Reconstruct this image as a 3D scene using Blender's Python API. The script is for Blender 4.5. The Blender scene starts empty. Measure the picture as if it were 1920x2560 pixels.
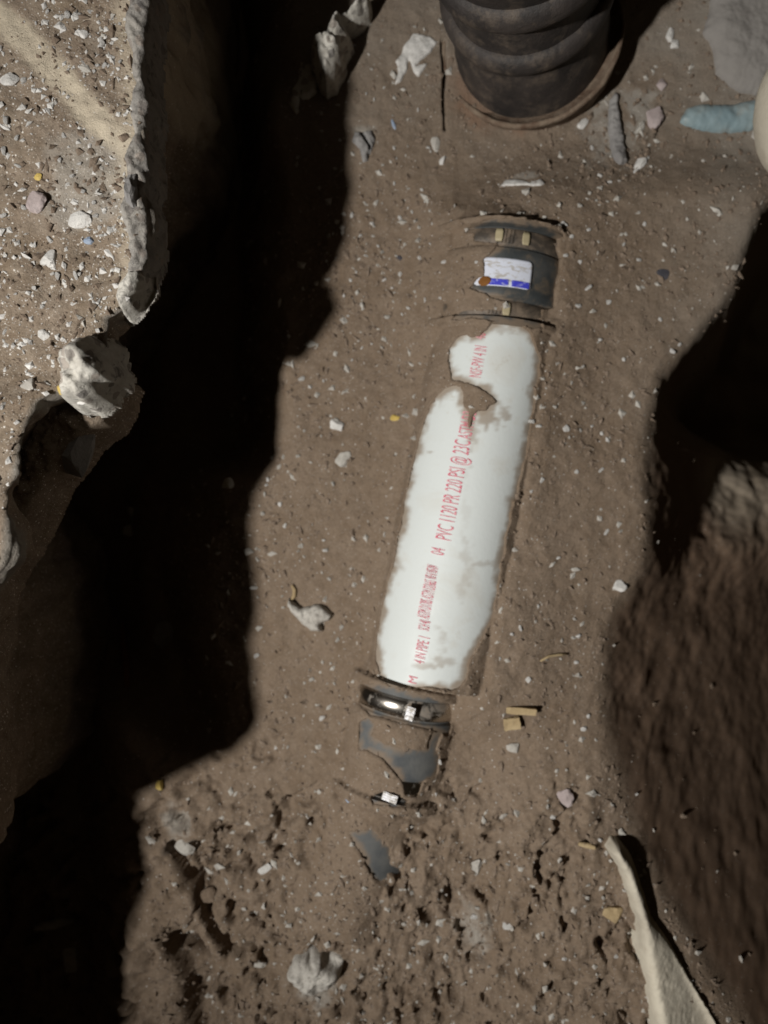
import bpy, bmesh, math, random
import numpy as np
from mathutils import Vector, Matrix

random.seed(7)
RNG = np.random.default_rng(7)
S = bpy.context.scene
COL = S.collection

# ------------------------------------------------------------------ camera, world, light
D = 0.79                                   # lens height above the trench floor (m)
K = 36 / 26 / 2560                         # metres per photo pixel, per metre of depth
cam_d = bpy.data.cameras.new('camera')
cam_d.sensor_fit = 'VERTICAL'
cam_d.sensor_height = 36
cam_d.sensor_width = 27
cam_d.lens = 26
cam_d.clip_start = 0.01
cam_d.clip_end = 50
cam_d.dof.use_dof = True
cam_d.dof.focus_distance = 0.58
cam_d.dof.aperture_fstop = 3.7
cam = bpy.data.objects.new('camera', cam_d)
COL.objects.link(cam)
cam.location = (0, 0, D)
S.camera = cam

world = bpy.data.worlds.new('World')
S.world = world
world.use_nodes = True
bg = world.node_tree.nodes['Background']
bg.inputs['Color'].default_value = (1.0, 0.72, 0.42, 1)
bg.inputs['Strength'].default_value = 0.014

LP = Vector((-0.75, -0.35, 1.32))          # hand torch held to the left of the camera
ld = bpy.data.lights.new('torch_beam', 'SPOT')
ld.energy = 120
ld.color = (1.0, 0.975, 0.93)
ld.spot_size = math.radians(84)
ld.spot_blend = 1.0
ld.shadow_soft_size = 0.030
lo = bpy.data.objects.new('torch_beam', ld)
COL.objects.link(lo)
lo.location = LP
lo.rotation_euler = (Vector((0.56, 0.12, 0.0)) - LP).to_track_quat('-Z', 'Y').to_euler()

S.view_settings.view_transform = 'Standard'
S.view_settings.look = 'None'
S.view_settings.gamma = 1
S.view_settings.exposure = 0
S.render.engine = 'CYCLES'
S.cycles.use_denoising = True
S.cycles.max_bounces = 6


def W(u, v, z=0.0):
    return ((u - 960) * K * (D - z), (1280 - v) * K * (D - z))


# ------------------------------------------------------------------ numpy noise
def _h(ix, iy, seed):
    n = (ix.astype(np.int64) * 374761393 + iy.astype(np.int64) * 668265263 + seed * 1442695041) & 0xffffffff
    n = ((n ^ (n >> 13)) * 1274126177) & 0xffffffff
    n = (n ^ (n >> 16)) & 0xffffffff
    return n / 4294967295.0


def vnoise(x, y, seed=0):
    ix = np.floor(x); iy = np.floor(y)
    fx = x - ix; fy = y - iy
    fx = fx * fx * fx * (fx * (fx * 6 - 15) + 10)
    fy = fy * fy * fy * (fy * (fy * 6 - 15) + 10)
    a = _h(ix, iy, seed); b = _h(ix + 1, iy, seed)
    c = _h(ix, iy + 1, seed); d = _h(ix + 1, iy + 1, seed)
    return (a + (b - a) * fx) * (1 - fy) + (c + (d - c) * fx) * fy


def fbm(x, y, scale, oct=4, seed=0, gain=0.5):
    """zero-mean noise, feature size `scale` metres"""
    x = np.asarray(x, float); y = np.asarray(y, float)
    s = 0; a = 1; t = 0; f = 1.0 / scale
    for i in range(oct):
        ca, sa = math.cos(i * 1.3 + seed), math.sin(i * 1.3 + seed)
        s = s + a * (vnoise((x * ca - y * sa) * f + 13.7 * i, (x * sa + y * ca) * f - 7.1 * i, seed + i) - 0.5)
        t += a; a *= gain; f *= 2.03
    return s / t * 2


def sstep(a, b, x):
    t = np.clip((x - a) / (b - a), 0, 1)
    return t * t * (3 - 2 * t)


def sdf(px, py, poly):
    """signed distance, positive inside"""
    poly = np.asarray(poly, float)
    d = np.full(px.shape, 1e18); ins = np.zeros(px.shape, bool)
    n = len(poly)
    for i in range(n):
        ax, ay = poly[i]; bx, by = poly[(i + 1) % n]
        ex, ey = bx - ax, by - ay
        wx, wy = px - ax, py - ay
        t = np.clip((wx * ex + wy * ey) / (ex * ex + ey * ey + 1e-12), 0, 1)
        d = np.minimum(d, (wx - ex * t) ** 2 + (wy - ey * t) ** 2)
        c = ((ay > py) != (by > py))
        xx = (bx - ax) * (py - ay) / ((by - ay) if by != ay else 1e-12) + ax
        ins ^= c & (px < xx)
    return np.where(ins, 1, -1) * np.sqrt(d)


def sline(px, py, pts):
    """distance to a polyline and position 0..1 along it"""
    d = np.full(np.shape(px), 1e18); tt = np.zeros(np.shape(px))
    n = len(pts) - 1
    for i in range(n):
        ax, ay = pts[i]; bx, by = pts[i + 1]
        ex, ey = bx - ax, by - ay
        t = np.clip(((px - ax) * ex + (py - ay) * ey) / (ex * ex + ey * ey + 1e-12), 0, 1)
        q = np.hypot(px - ax - ex * t, py - ay - ey * t)
        m = q < d
        d = np.where(m, q, d); tt = np.where(m, (i + t) / n, tt)
    return d, tt


# ------------------------------------------------------------------ object helpers
def link(name, me, mat=None, parent=None):
    o = bpy.data.objects.new(name, me)
    COL.objects.link(o)
    if mat is not None:
        mats = mat if isinstance(mat, (list, tuple)) else [mat]
        if len(me.materials) == 0:
            for m in mats: me.materials.append(m)
    if parent is not None:
        o.parent = parent
    return o


def mesh_np(name, V, F, smooth=True):
    me = bpy.data.meshes.new(name)
    V = np.asarray(V, np.float32); F = np.asarray(F, np.int32)
    k = F.shape[1]
    me.vertices.add(len(V)); me.vertices.foreach_set('co', V.ravel())
    me.loops.add(F.size); me.loops.foreach_set('vertex_index', F.ravel())
    me.polygons.add(len(F))
    me.polygons.foreach_set('loop_start', np.arange(0, F.size, k, dtype=np.int32))
    me.polygons.foreach_set('loop_total', np.full(len(F), k, np.int32))
    me.polygons.foreach_set('use_smooth', np.full(len(F), smooth))
    me.update(calc_edges=True)
    me.validate()
    return me


def grid_faces(nr, nc, close=False):
    r = np.arange(nr - 1)[:, None]; c = np.arange(nc if close else nc - 1)[None, :]
    c1 = (c + 1) % nc
    return np.stack([r * nc + c, r * nc + c1, (r + 1) * nc + c1, (r + 1) * nc + c], -1).reshape(-1, 4)


def vattr(me, name, vals):
    a = me.attributes.new(name, 'FLOAT', 'POINT')
    a.data.foreach_set('value', np.asarray(vals, np.float32).ravel())


def tag(o, label=None, cat=None, group=None, kind=None):
    if label: o['label'] = label
    if cat: o['category'] = cat
    if group: o['group'] = group
    if kind: o['kind'] = kind
    return o


def empty(name, loc):
    o = bpy.data.objects.new(name, None)
    COL.objects.link(o); o.location = loc
    o.empty_display_size = 0.02
    return o


# ------------------------------------------------------------------ materials
class NT:
    def __init__(s, name, rough=0.9, spec=0.3, metal=0.0):
        s.m = bpy.data.materials.new(name); s.m.use_nodes = True
        s.n = s.m.node_tree.nodes; s.l = s.m.node_tree.links
        s.b = s.n['Principled BSDF']
        s.b.inputs['Roughness'].default_value = rough
        s.b.inputs['Specular IOR Level'].default_value = spec
        s.b.inputs['Metallic'].default_value = metal
        s.tc = s.n.new('ShaderNodeTexCoord')
        s.obj = s.tc.outputs['Object']

    def noise(s, scale, detail=4, rough=0.55, dist=0.0, vec=None):
        t = s.n.new('ShaderNodeTexNoise')
        t.inputs['Scale'].default_value = scale; t.inputs['Detail'].default_value = detail
        t.inputs['Roughness'].default_value = rough; t.inputs['Distortion'].default_value = dist
        s.l.new(vec or s.obj, t.inputs['Vector'])
        return t.outputs['Fac']

    def mapv(s, scale=(1, 1, 1), rot=(0, 0, 0)):
        t = s.n.new('ShaderNodeMapping')
        t.inputs['Scale'].default_value = scale; t.inputs['Rotation'].default_value = rot
        s.l.new(s.obj, t.inputs['Vector'])
        return t.outputs['Vector']

    def ramp(s, f, a, b, ca=(0, 0, 0, 1), cb=(1, 1, 1, 1)):
        t = s.n.new('ShaderNodeValToRGB')
        t.color_ramp.elements[0].position = a; t.color_ramp.elements[1].position = b
        t.color_ramp.elements[0].color = ca; t.color_ramp.elements[1].color = cb
        s.l.new(f, t.inputs['Fac'])
        return t.outputs['Color']

    def mix(s, f, a, b):
        t = s.n.new('ShaderNodeMix'); t.data_type = 'RGBA'
        for v, i in ((f, t.inputs[0]), (a, t.inputs[6]), (b, t.inputs[7])):
            if isinstance(v, (tuple, list)): i.default_value = (*v, 1) if len(v) == 3 else v
            elif isinstance(v, (int, float)): i.default_value = v
            else: s.l.new(v, i)
        return t.outputs[2]

    def math(s, op, a, b=0.0):
        t = s.n.new('ShaderNodeMath'); t.operation = op
        for v, i in ((a, t.inputs[0]), (b, t.inputs[1])):
            if isinstance(v, (int, float)): i.default_value = v
            else: s.l.new(v, i)
        return t.outputs[0]

    def specks(s, scale, size, keep):
        """small round flecks; keep = share of cells with one"""
        t = s.n.new('ShaderNodeTexVoronoi'); t.inputs['Scale'].default_value = scale
        s.l.new(s.obj, t.inputs['Vector'])
        a = s.math('LESS_THAN', t.outputs['Distance'], size)
        sp = s.n.new('ShaderNodeSeparateColor'); s.l.new(t.outputs['Color'], sp.inputs[0])
        b = s.math('LESS_THAN', sp.outputs[0], keep)
        return s.math('MULTIPLY', a, b)

    def attr(s, name):
        t = s.n.new('ShaderNodeAttribute'); t.attribute_name = name
        return t.outputs['Fac']

    def col(s, c):
        if isinstance(c, (tuple, list)): s.b.inputs['Base Color'].default_value = (*c[:3], 1)
        else: s.l.new(c, s.b.inputs['Base Color'])
        return s

    def rough(s, f):
        s.l.new(f, s.b.inputs['Roughness']); return s

    def bump(s, f, dist=0.001, strength=1.0):
        t = s.n.new('ShaderNodeBump'); t.inputs['Distance'].default_value = dist
        t.inputs['Strength'].default_value = strength
        s.l.new(f, t.inputs['Height']); s.l.new(t.outputs[0], s.b.inputs['Normal'])
        return s


def soil_material(name, dark, mid, pale, fleck=(.55, .53, .50), keep=.05, attrs=True):
    m = NT(name, 0.95, 0.15)
    a = m.ramp(m.noise(9, 6, .6), .36, .66)
    b = m.ramp(m.noise(70, 5, .65, .4), .30, .72)
    c = m.mix(a, dark, mid)
    c = m.mix(m.math('MULTIPLY', b, .55), c, pale)
    c = m.mix(m.math('MULTIPLY', m.ramp(m.noise(330, 3, .7), .45, .75), .5), c, tuple(x * .62 for x in dark))
    c = m.mix(m.math('MULTIPLY', m.specks(420, .30, keep), .85), c, fleck)
    c = m.mix(m.math('MULTIPLY', m.specks(900, .33, keep * 1.3), .6), c, fleck)
    if attrs:
        c = m.mix(m.attr('pale'), c, (.40, .385, .35))
        c = m.mix(m.attr('sand'), c, (.52, .45, .345))
        c = m.mix(m.attr('rust_brown'), c, (.20, .105, .06))
        c = m.mix(m.attr('grey'), c, (.255, .235, .205))
    m.col(c)
    h = m.math('ADD', m.noise(260, 5, .7), m.math('MULTIPLY', m.noise(1100, 3, .6), .5))
    m.bump(h, 0.0016, 0.9)
    if attrs:
        bn = [n_ for n_ in m.n if n_.type == 'BUMP'][0]
        m.l.new(m.math('SUBTRACT', .9, m.math('MULTIPLY', m.attr('packed'), .87)), bn.inputs['Strength'])
    return m.m


SOIL = soil_material('trench_soil', (.165, .118, .080), (.205, .152, .109), (.258, .203, .155), keep=.025)
LEDGE = soil_material('ledge_soil', (.172, .126, .084), (.245, .188, .142), (.38, .32, .255), (.74, .70, .64), .11)


def stone_material(name, a, b, scale=60, dark=(.08, .075, .07), darkamt=.5, rough=.9, agg=0):
    m = NT(name, rough, .25)
    c = m.mix(m.ramp(m.noise(scale, 5, .65), .33, .68), a, b)
    c = m.mix(m.math('MULTIPLY', m.ramp(m.noise(scale * 2.2, 4, .6, .6), .56, .68), darkamt), c, dark)
    hh = m.noise(scale * 6, 5, .7)
    if agg:
        t = m.n.new('ShaderNodeTexVoronoi'); t.inputs['Scale'].default_value = agg; t.inputs['Randomness'].default_value = 1
        mp = m.n.new('ShaderNodeVectorMath'); mp.operation = 'ADD'
        nz = m.n.new('ShaderNodeTexNoise'); nz.inputs['Scale'].default_value = agg * 1.5
        sc_ = m.n.new('ShaderNodeVectorMath'); sc_.operation = 'SCALE'; sc_.inputs['Scale'].default_value = .5 / agg
        m.l.new(m.obj, nz.inputs['Vector']); m.l.new(nz.outputs['Color'], sc_.inputs[0])
        m.l.new(m.obj, mp.inputs[0]); m.l.new(sc_.outputs[0], mp.inputs[1]); m.l.new(mp.outputs[0], t.inputs['Vector'])
        sp = m.n.new('ShaderNodeSeparateColor'); m.l.new(t.outputs['Color'], sp.inputs[0])
        inside = m.math('MULTIPLY', m.math('LESS_THAN', t.outputs['Distance'], .42), m.math('LESS_THAN', sp.outputs[0], .45))
        c = m.mix(m.math('MULTIPLY', inside, .75), c, m.mix(sp.outputs[1], (.13, .12, .115), (.33, .28, .24)))
        hh = m.math('ADD', hh, m.math('MULTIPLY', inside, .5))
    m.col(c)
    m.bump(hh, .0016 if agg else .0012, .9)
    return m.m


M_WHITE = stone_material('pale_limestone', (.50, .485, .46), (.68, .66, .63), 90, (.25, .22, .19), .4)
M_PALE = stone_material('pale_mortar', (.36, .335, .30), (.50, .475, .43), 80, (.16, .14, .12), .6)
M_CONC = stone_material('broken_concrete', (.42, .395, .35), (.60, .575, .52), 55, (.10, .09, .085), .8, agg=95)
M_GREY = stone_material('grey_stone', (.20, .19, .185), (.29, .28, .27), 50, (.11, .10, .10), .4)
M_SLAB = stone_material('smooth_grey_slab', (.215, .20, .185), (.245, .23, .215), 14, (.19, .17, .155), .3)
M_PINK = stone_material('pinkish_stone', (.33, .27, .26), (.42, .36, .35), 60, (.2, .16, .15), .4)
M_DARK = stone_material('dark_pebble', (.045, .045, .055), (.09, .085, .095), 60, (.03, .03, .03), .4)
M_BLUE = stone_material('blue_pebble', (.20, .26, .36), (.33, .38, .46), 60, (.15, .14, .15), .4)
M_YEL = stone_material('ochre_chip', (.48, .34, .08), (.58, .44, .16), 70, (.2, .15, .08), .4)
M_WOOD = stone_material('split_wood', (.30, .22, .12), (.44, .34, .20), 40, (.18, .12, .07), .4)
M_BROWNC = stone_material('soil_clod', (.14, .10, .07), (.22, .165, .12), 70, (.09, .065, .045), .5)
M_DIRT = stone_material('dry_crumb', (.15, .11, .08), (.27, .21, .16), 200, (.09, .065, .045), .4)

m = NT('white_pvc', .5, .3)
st = m.ramp(m.noise(22, 5, .6, .5), .54, .78)
st2 = m.ramp(m.noise(60, 5, .7), .60, .74)
stv = m.ramp(m.noise(9, 4, .6, .3, m.mapv((1, 1, 1))), .5, .75)
c = m.mix(m.math('MULTIPLY', st, .38), (.59, .62, .61), (.46, .40, .31))
c = m.mix(m.math('MULTIPLY', m.math('MULTIPLY', st2, stv), .75), c, (.36, .28, .19))
c = m.mix(m.attr('soiled'), c, (.24, .18, .125))
scr = m.ramp(m.noise(34, 4, .7, .2, m.mapv((14, 1, 1), (0, 0, math.radians(-12)))), .70, .74)
m.col(m.mix(m.math('MULTIPLY', scr, .0), c, (.3, .28, .25)))
m.rough(m.ramp(m.noise(50, 4), .3, .7, (.42,) * 3 + (1,), (.65,) * 3 + (1,)))
m.bump(m.noise(240, 4), .0004, .4)
M_PVC = m.m

m = NT('red_pipe_ink', .7, .2)
m.col(m.mix(m.ramp(m.noise(230, 4, .7), .42, .66), (.56, .10, .15), (.64, .38, .40)))
M_RED = m.m

m = NT('grey_rubber', .55, .35)
c = m.mix(m.ramp(m.noise(38, 5, .6), .35, .7), (.040, .045, .047), (.080, .080, .077))
c = m.mix(m.math('MULTIPLY', m.ramp(m.noise(55, 5, .7, .5), .50, .66), .75), c, (.15, .115, .082))
c = m.mix(m.attr('soiled'), c, (.175, .132, .095))
m.col(c); m.bump(m.noise(500, 3), .0005, .5)
M_RUB = m.m

m = NT('dusty_rubber', .7, .25)
c = m.mix(m.ramp(m.noise(24, 5, .6), .35, .65), (.060, .066, .072), (.125, .125, .120))
c = m.mix(m.attr('soiled'), c, (.175, .132, .095))
m.col(c); m.bump(m.noise(400, 3), .0006, .5)
M_RUB2 = m.m

m = NT('soiled_steel', .33, .5, .85)
k = m.ramp(m.noise(60, 5, .7, .4), .46, .60)
m.col(m.mix(k, (.52, .49, .45), (.115, .082, .055)))
m.rough(m.ramp(m.noise(60, 5, .7, .4), .44, .62, (.22,) * 3 + (1,), (.85,) * 3 + (1,)))
mt = m.ramp(m.noise(60, 5, .7, .4), .46, .60, (1, 1, 1, 1), (0, 0, 0, 1))
m.l.new(mt, m.b.inputs['Metallic'])
m.bump(m.noise(700, 2), .0003, .4)
M_STEEL = m.m

m = NT('bright_steel', .24, .5, .9)
k = m.ramp(m.noise(40, 5, .7, .4), .54, .66)
m.col(m.mix(k, (.50, .46, .41), (.16, .12, .085)))
mt = m.ramp(m.noise(40, 5, .7, .4), .54, .66, (1, 1, 1, 1), (0, 0, 0, 1))
m.l.new(mt, m.b.inputs['Metallic'])
m.rough(m.ramp(m.noise(40, 5, .7, .4), .52, .66, (.22,) * 3 + (1,), (.85,) * 3 + (1,)))
M_BRIGHT = m.m
m = NT('glinting_steel', .62, .5, 1.0)
m.col(m.mix(m.ramp(m.noise(260, 4, .7), .4, .62), (.50, .50, .52), (.20, .18, .155)))
M_GLINT = m.m
m = NT('muddy_steel', .6, .4)
c = m.mix(m.ramp(m.noise(42, 5, .7, .5), .40, .60), (.055, .045, .036), (.17, .13, .095))
m.col(c); m.bump(m.noise(400, 4), .0006, .6)
M_MUDST = m.m
m = NT('tan_glint', .5, .4)  # tan colour standing in for highlights on the clamp bands
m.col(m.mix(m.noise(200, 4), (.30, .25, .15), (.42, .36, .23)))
M_TAN_GLINT = m.m

m = NT('worn_label', .5, .4)
k = m.math('MULTIPLY', m.ramp(m.noise(70, 5, .7, .8, m.mapv((1, 3, 1), (0, 0, .6))), .50, .60), .7)
m.col(m.mix(k, (.62, .65, .74), (.34, .29, .21)))
M_LAB = m.m
m = NT('blue_label_print', .5, .4)
k = m.math('MULTIPLY', m.ramp(m.noise(160, 4, .7, .8), .54, .62), .7)
m.col(m.mix(k, (.055, .06, .52), (.40, .42, .66)))
M_LBLUE = m.m
m = NT('rust_stain', .9, .1)
m.col(m.mix(m.noise(120, 4), (.13, .05, .012), (.24, .11, .035)))
M_RUST = m.m

m = NT('cast_iron', .62, .35)
c = m.mix(m.ramp(m.noise(26, 6, .65), .35, .70), (.022, .019, .018), (.055, .045, .040))
c = m.mix(m.math('MULTIPLY', m.ramp(m.noise(48, 5, .7), .50, .68), .6), c, (.135, .105, .080))
m.col(c); m.bump(m.noise(180, 5, .7), .0014, .8)
M_IRON = m.m
m = NT('rusty_iron', .85, .2)
c = m.mix(m.ramp(m.noise(60, 6, .65), .35, .65), (.10, .062, .042), (.22, .17, .125))
m.col(c); m.bump(m.noise(260, 5, .7), .0016, 1)
M_RIM = m.m
m = NT('blue_plastic', .5, .4)
c = m.mix(m.ramp(m.noise(25, 5, .6), .35, .65), (.19, .26, .285), (.27, .335, .345))
c = m.mix(m.math('MULTIPLY', m.ramp(m.noise(50, 5, .7), .5, .7), .5), c, (.25, .22, .18))
m.col(c)
M_BPL = m.m
m = NT('beige_concrete', .85, .2)
c = m.mix(m.ramp(m.noise(14, 5, .6), .35, .65), (.42, .38, .31), (.58, .53, .43))
c = m.mix(m.math('MULTIPLY', m.ramp(m.noise(60, 5, .7), .5, .7), .3), c, (.28, .22, .16))
m.col(c); m.bump(m.noise(160, 5, .7), .001, .6)
m.b.inputs['Roughness'].default_value = .9
M_BEIGE = m.m

# ------------------------------------------------------------------ buried pipe run: where things lie
ZP = -0.010
AX0 = np.array([0.0855, 0.0070]); ADIR = np.array([0.2008, 1.0]); ADIR /= np.linalg.norm(ADIR)
PVC_R = 0.072


class Run:
    """horizontal cylinder-like part: profile (t along axis, radius)"""
    def __init__(s, p, d, zc, prof):
        s.p = np.array(p, float); s.d = np.array(d, float) / np.linalg.norm(d); s.zc = zc
        s.prof = prof
        s.n = np.array([s.d[1], -s.d[0]])

    def tz(s, x, y):
        t = (x - s.p[0]) * s.d[0] + (y - s.p[1]) * s.d[1]
        q = (x - s.p[0]) * s.n[0] + (y - s.p[1]) * s.n[1]
        T = [a for a, b in s.prof]; R = [b for a, b in s.prof]
        r = np.interp(t, T, R)
        r = np.where((t < T[0]) | (t > T[-1]), 0, r)
        z = s.zc + np.sqrt(np.clip(r * r - q * q, 0, None))
        return np.where((r > 0) & (np.abs(q) < r), z, -1.0), t, q, r

    def frame(s):
        """matrix: local x = across, local y = along axis, local z = up"""
        return Matrix(((s.n[0], s.d[0], 0, s.p[0]), (s.n[1], s.d[1], 0, s.p[1]), (0, 0, 1, s.zc), (0, 0, 0, 1)))


def coup_prof(L, R, body, rw=.008, bw=.017):
    b = body
    e = rw + bw + .004
    return [(0, R * .93), (.001, R), (rw - .001, R), (rw, b), (e - .002, b), (e, b * 1.035), (e + .005, b * 1.05),
            (L / 2, b * 1.04), (L - e - .005, b * 1.05), (L - e, b * 1.035), (L - e + .002, b), (L - rw, b),
            (L - rw + .001, R), (L - .001, R), (L, R * .93)]


PIPE = Run(AX0, ADIR, ZP, [(-.187, PVC_R), (.183, PVC_R)])
tc0 = np.array([AX0[0] + .2008 * (.184 - AX0[1]) - .004, .184])
TOPC = Run(tc0, (0.11, 1.0), -.014, coup_prof(.106, .0800, .0715))
BOTC = Run((.002, -.301), (0.21, 1.0), -.012, coup_prof(.128, .0655, .0585, .012, .020))
LOWP = Run((-.050, -.44), (0.30, 1.0), -.030, [(0, .060), (.145, .060)])
RUNS = [PIPE, TOPC, BOTC, LOWP]


def sc(pts, s, ox, oy):
    return [(x * s + ox, y * s + oy) for x, y in pts]


POLY = [
    sc([(950, 50), (1100, 25), (1230, 40), (1330, 140), (1390, 280), (1430, 420), (1420, 600), (1390, 750), (1370, 900), (1340, 1050),
        (1320, 1250), (1250, 1550), (1200, 1850)], .2411, 1000, 800) +
    sc([(1570, 0), (1530, 250), (1480, 500), (1440, 720), (1410, 950), (1370, 1150), (1300, 1350), (1200, 1530), (1110, 1650),
        (1090, 1830), (1030, 1920), (940, 1975), (840, 1935), (600, 1925), (460, 1945), (330, 1940), (210, 1850), (170, 1650), (180, 1450), (200, 1300),
        (240, 1100), (300, 850), (350, 700), (400, 400), (470, 60)], .2411, 900, 1250) +
    sc([(80, 1800), (140, 1500), (220, 1200), (260, 1050), (330, 900), (380, 820), (470, 720), (560, 690), (620, 700), (650, 740),
        (640, 860), (690, 960), (720, 1120), (760, 1010), (800, 950), (900, 950), (1010, 850), (980, 790), (840, 700), (700, 640), (550, 610), (500, 420), (510, 310),
        (600, 200), (690, 150), (740, 190), (830, 180)], .2411, 1000, 800),
    # upper coupling: rim, sleeve, lower rim
    sc([(300, 290), (420, 215), (560, 160), (720, 140), (900, 145), (1100, 165), (1300, 225), (1490, 330), (1400, 370), (1400, 520), (1450, 620), (1410, 860), (1370, 1215),
        (1200, 1210), (1210, 1330), (1150, 1370), (960, 1290), (820, 1290), (850, 1130), (740, 1120), (600, 1060), (370, 985), (480, 860), (560, 870), (540, 640),
        (660, 530), (720, 430), (430, 400), (430, 300)], .205, 1100, 520),
    sc([(160, 1360), (330, 1260), (600, 1270), (900, 1290), (1200, 1370), (1240, 1460), (1000, 1430), (700, 1375), (400, 1335)], .205, 1100, 520),
    # lower coupling: rim with clamp, sleeve, second clamp, rim end, pipe beyond
    sc([(190, 120), (380, 120), (600, 180), (850, 250), (1190, 370), (1150, 420), (1090, 500), (1060, 600), (900, 560), (600, 490),
        (300, 410), (190, 300), (220, 200)], .2577, 850, 1680),
    sc([(190, 480), (270, 450), (330, 520), (290, 620), (420, 700), (600, 750), (850, 760), (890, 600), (980, 590), (930, 760),
        (950, 850), (920, 980), (780, 1080), (740, 1180), (640, 1180), (620, 1080), (560, 980), (420, 820), (300, 760), (200, 750)], .2577, 850, 1680),
    sc([(300, 1215), (400, 1170), (520, 1180), (660, 1250), (620, 1300), (330, 1270)], .2577, 850, 1680),
    sc([(520, 1380), (640, 1390), (710, 1440), (560, 1430)], .2577, 850, 1680),
    sc([(100, 1560), (300, 1530), (480, 1700), (500, 1780), (640, 1900), (620, 2060), (450, 2100), (330, 1990), (200, 1750)], .2577, 850, 1680),
]


def obj_top(x, y, lean=True):
    z = np.full(np.shape(x), -1.0)
    for r in RUNS:
        zz, t, q, rad = r.tz(x, y)
        z = np.maximum(z, zz)
        if lean and r is not PIPE:
            # soil leans against the end faces instead of standing in a wall
            over = np.maximum(np.maximum(r.prof[0][0] - t, t - r.prof[-1][0]), 0)
            R1 = r.prof[1][1]
            ze = r.zc + np.sqrt(np.clip(R1 * R1 - q * q, 0, None)) - .012 - over * .8
            z = np.where((over > 0) & (over < .06) & (np.abs(q) < R1), np.maximum(z, ze), z)
    return z


# cliff where the floor drops away to the right (pixels at floor level)
CREST = [(2080, 380), (1925, 500), (1870, 610), (1850, 720), (1760, 830), (1690, 900), (1640, 990), (1615, 1100), (1612, 1250), (1610, 1400),
         (1560, 1490), (1512, 1540), (1498, 1650), (1500, 1780), (1515, 1880), (1555, 2010), (1590, 2120), (1650, 2240), (1720, 2360), (1800, 2480), (1900, 2640), (2050, 2900)]
CRW = [W(u, v, .024) for u, v in CREST]
CRY = np.array([p[1] for p in CRW])[::-1]; CRX = np.array([p[0] for p in CRW])[::-1]

HOLES = [(590, 2070, 22), (555, 2060, 18), (640, 2080, 20), (700, 2130, 16), (410, 2075, 18), (450, 2060, 22), (510, 2110, 24), (540, 2140, 20), (610, 2165, 26),
         (770, 2135, 26), (800, 2140, 18), (830, 2180, 14), (1000, 2240, 16), (1130, 2225, 26), (880, 2280, 20), (700, 2330, 18), (575, 2450, 34), (560, 2520, 20),
         (1110, 2470, 26), (1130, 2480, 18), (1190, 2370, 22), (1260, 2390, 20), (1300, 2270, 16), (1040, 2430, 14), (720, 2510, 26), (660, 2500, 16), (1500, 2430, 14),
         (1330, 2180, 16), (1350, 2190, 13), (1210, 2060, 14), (730, 2340, 12), (640, 2350, 16), (860, 2330, 16), (960, 2370, 18), (1010, 2290, 16), (1545, 2480, 22),
         (905, 2050, 12), (600, 2010, 12), (380, 2550, 20), (1230, 2530, 24), (1400, 2400, 18), (1290, 2170, 12), (540, 1890, 14), (770, 2500, 18), (480, 2200, 16)]


def base_z(x, y):
    z = .0030 * fbm(x, y, .060, 4, 3) + .0014 * fbm(x, y, .011, 4, 9)
    z = z + .006 * fbm(x, y, .25, 3, 21)
    # coarse crumbly soil towards the near end
    rough = sstep(-.002, -.05, x - np.interp(y, CRY, CRX)) * sstep(-.20, -.36, y + .04 * fbm(x, y, .1, 3, 5))
    lump = np.abs(fbm(x, y, .040, 4, 31))
    z = z + rough * (.016 * lump + .006 * fbm(x, y, .012, 4, 33) + .006)
    z = z - rough * .013 * sstep(.22, .5, fbm(x, y, .022, 3, 37))
    # trench bottom on the left lies lower, under the ledge
    z = z - .16 * sstep(-.10, -.20, x + .02 * fbm(x, y, .08, 3, 41)) * sstep(.02, .10, y)
    z = z - .09 * sstep(-.17, -.28, x + .02 * fbm(x, y, .08, 3, 41)) * sstep(-.30, -.22, y + 0.6 * (x + .2)) * sstep(.10, .02, y)
    z = z - .075 * sstep(-.27, -.36, x)
    # the floor stands a little higher right of the pipe run
    z = z + .028 * sstep(.07, .165, x) * sstep(.40, .32, y)
    # the right-hand drop
    zf = .028 * sstep(.40, .32, y)
    z = zf * sstep(.07, .165, x) + (z - zf * sstep(.07, .165, x)) * (1 - .96 * sstep(-.012, .02, x - np.interp(y, CRY, CRX)))
    cx = sum(np.interp(y + o_, CRY, CRX) for o_ in (-.016, -.008, 0, .008, .016)) / 5 + .004 * fbm(x, y, .03, 3, 51)
    w = x - cx
    vpx = 1280 - y / (K * D)
    def sm(P, Q, r=50):
        return sum(np.interp(vpx + o_, P, Q) for o_ in (-r, -r * .5, 0, r * .5, r)) / 5
    s1 = sm([950, 1060, 1370, 1580], [2.6, 1.33, 1.38, .94])
    ub = sm([0, 1000, 1050, 1150, 1250, 1350, 1430, 1500, 1570, 1640], [2150, 1960, 1840, 1760, 1730, 1712, 1695, 1690, 1690, 1690], 40)
    a = (ub - 960) * K
    den = 1 - a * s1
    wb = np.where(den < .16, .35, np.clip(a * (D - s1 * cx) / np.maximum(den, .16) - cx, 0, .35)) * (1 + .03 * fbm(x, y, .08, 2, 53))
    s2 = sm([1000, 1220, 1370, 1540, 2600], [.42, .44, .66, .93, .92])
    ws = .006 * np.logaddexp(0, w / .006)
    kn = .010 * np.logaddexp(0, (ws - wb) / .010)
    drop = -(s1 * ws + (s2 - s1) * np.where(wb > .001, kn, ws))
    drop = np.maximum(drop, -1.4)
    z = z + np.where(w > -.06, drop, 0)
    z = z + np.where(w > .0, 1, 0) * sstep(0, .05, w) * (.0035 * fbm(x, y, .14, 2, 55))
    return z


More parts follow.
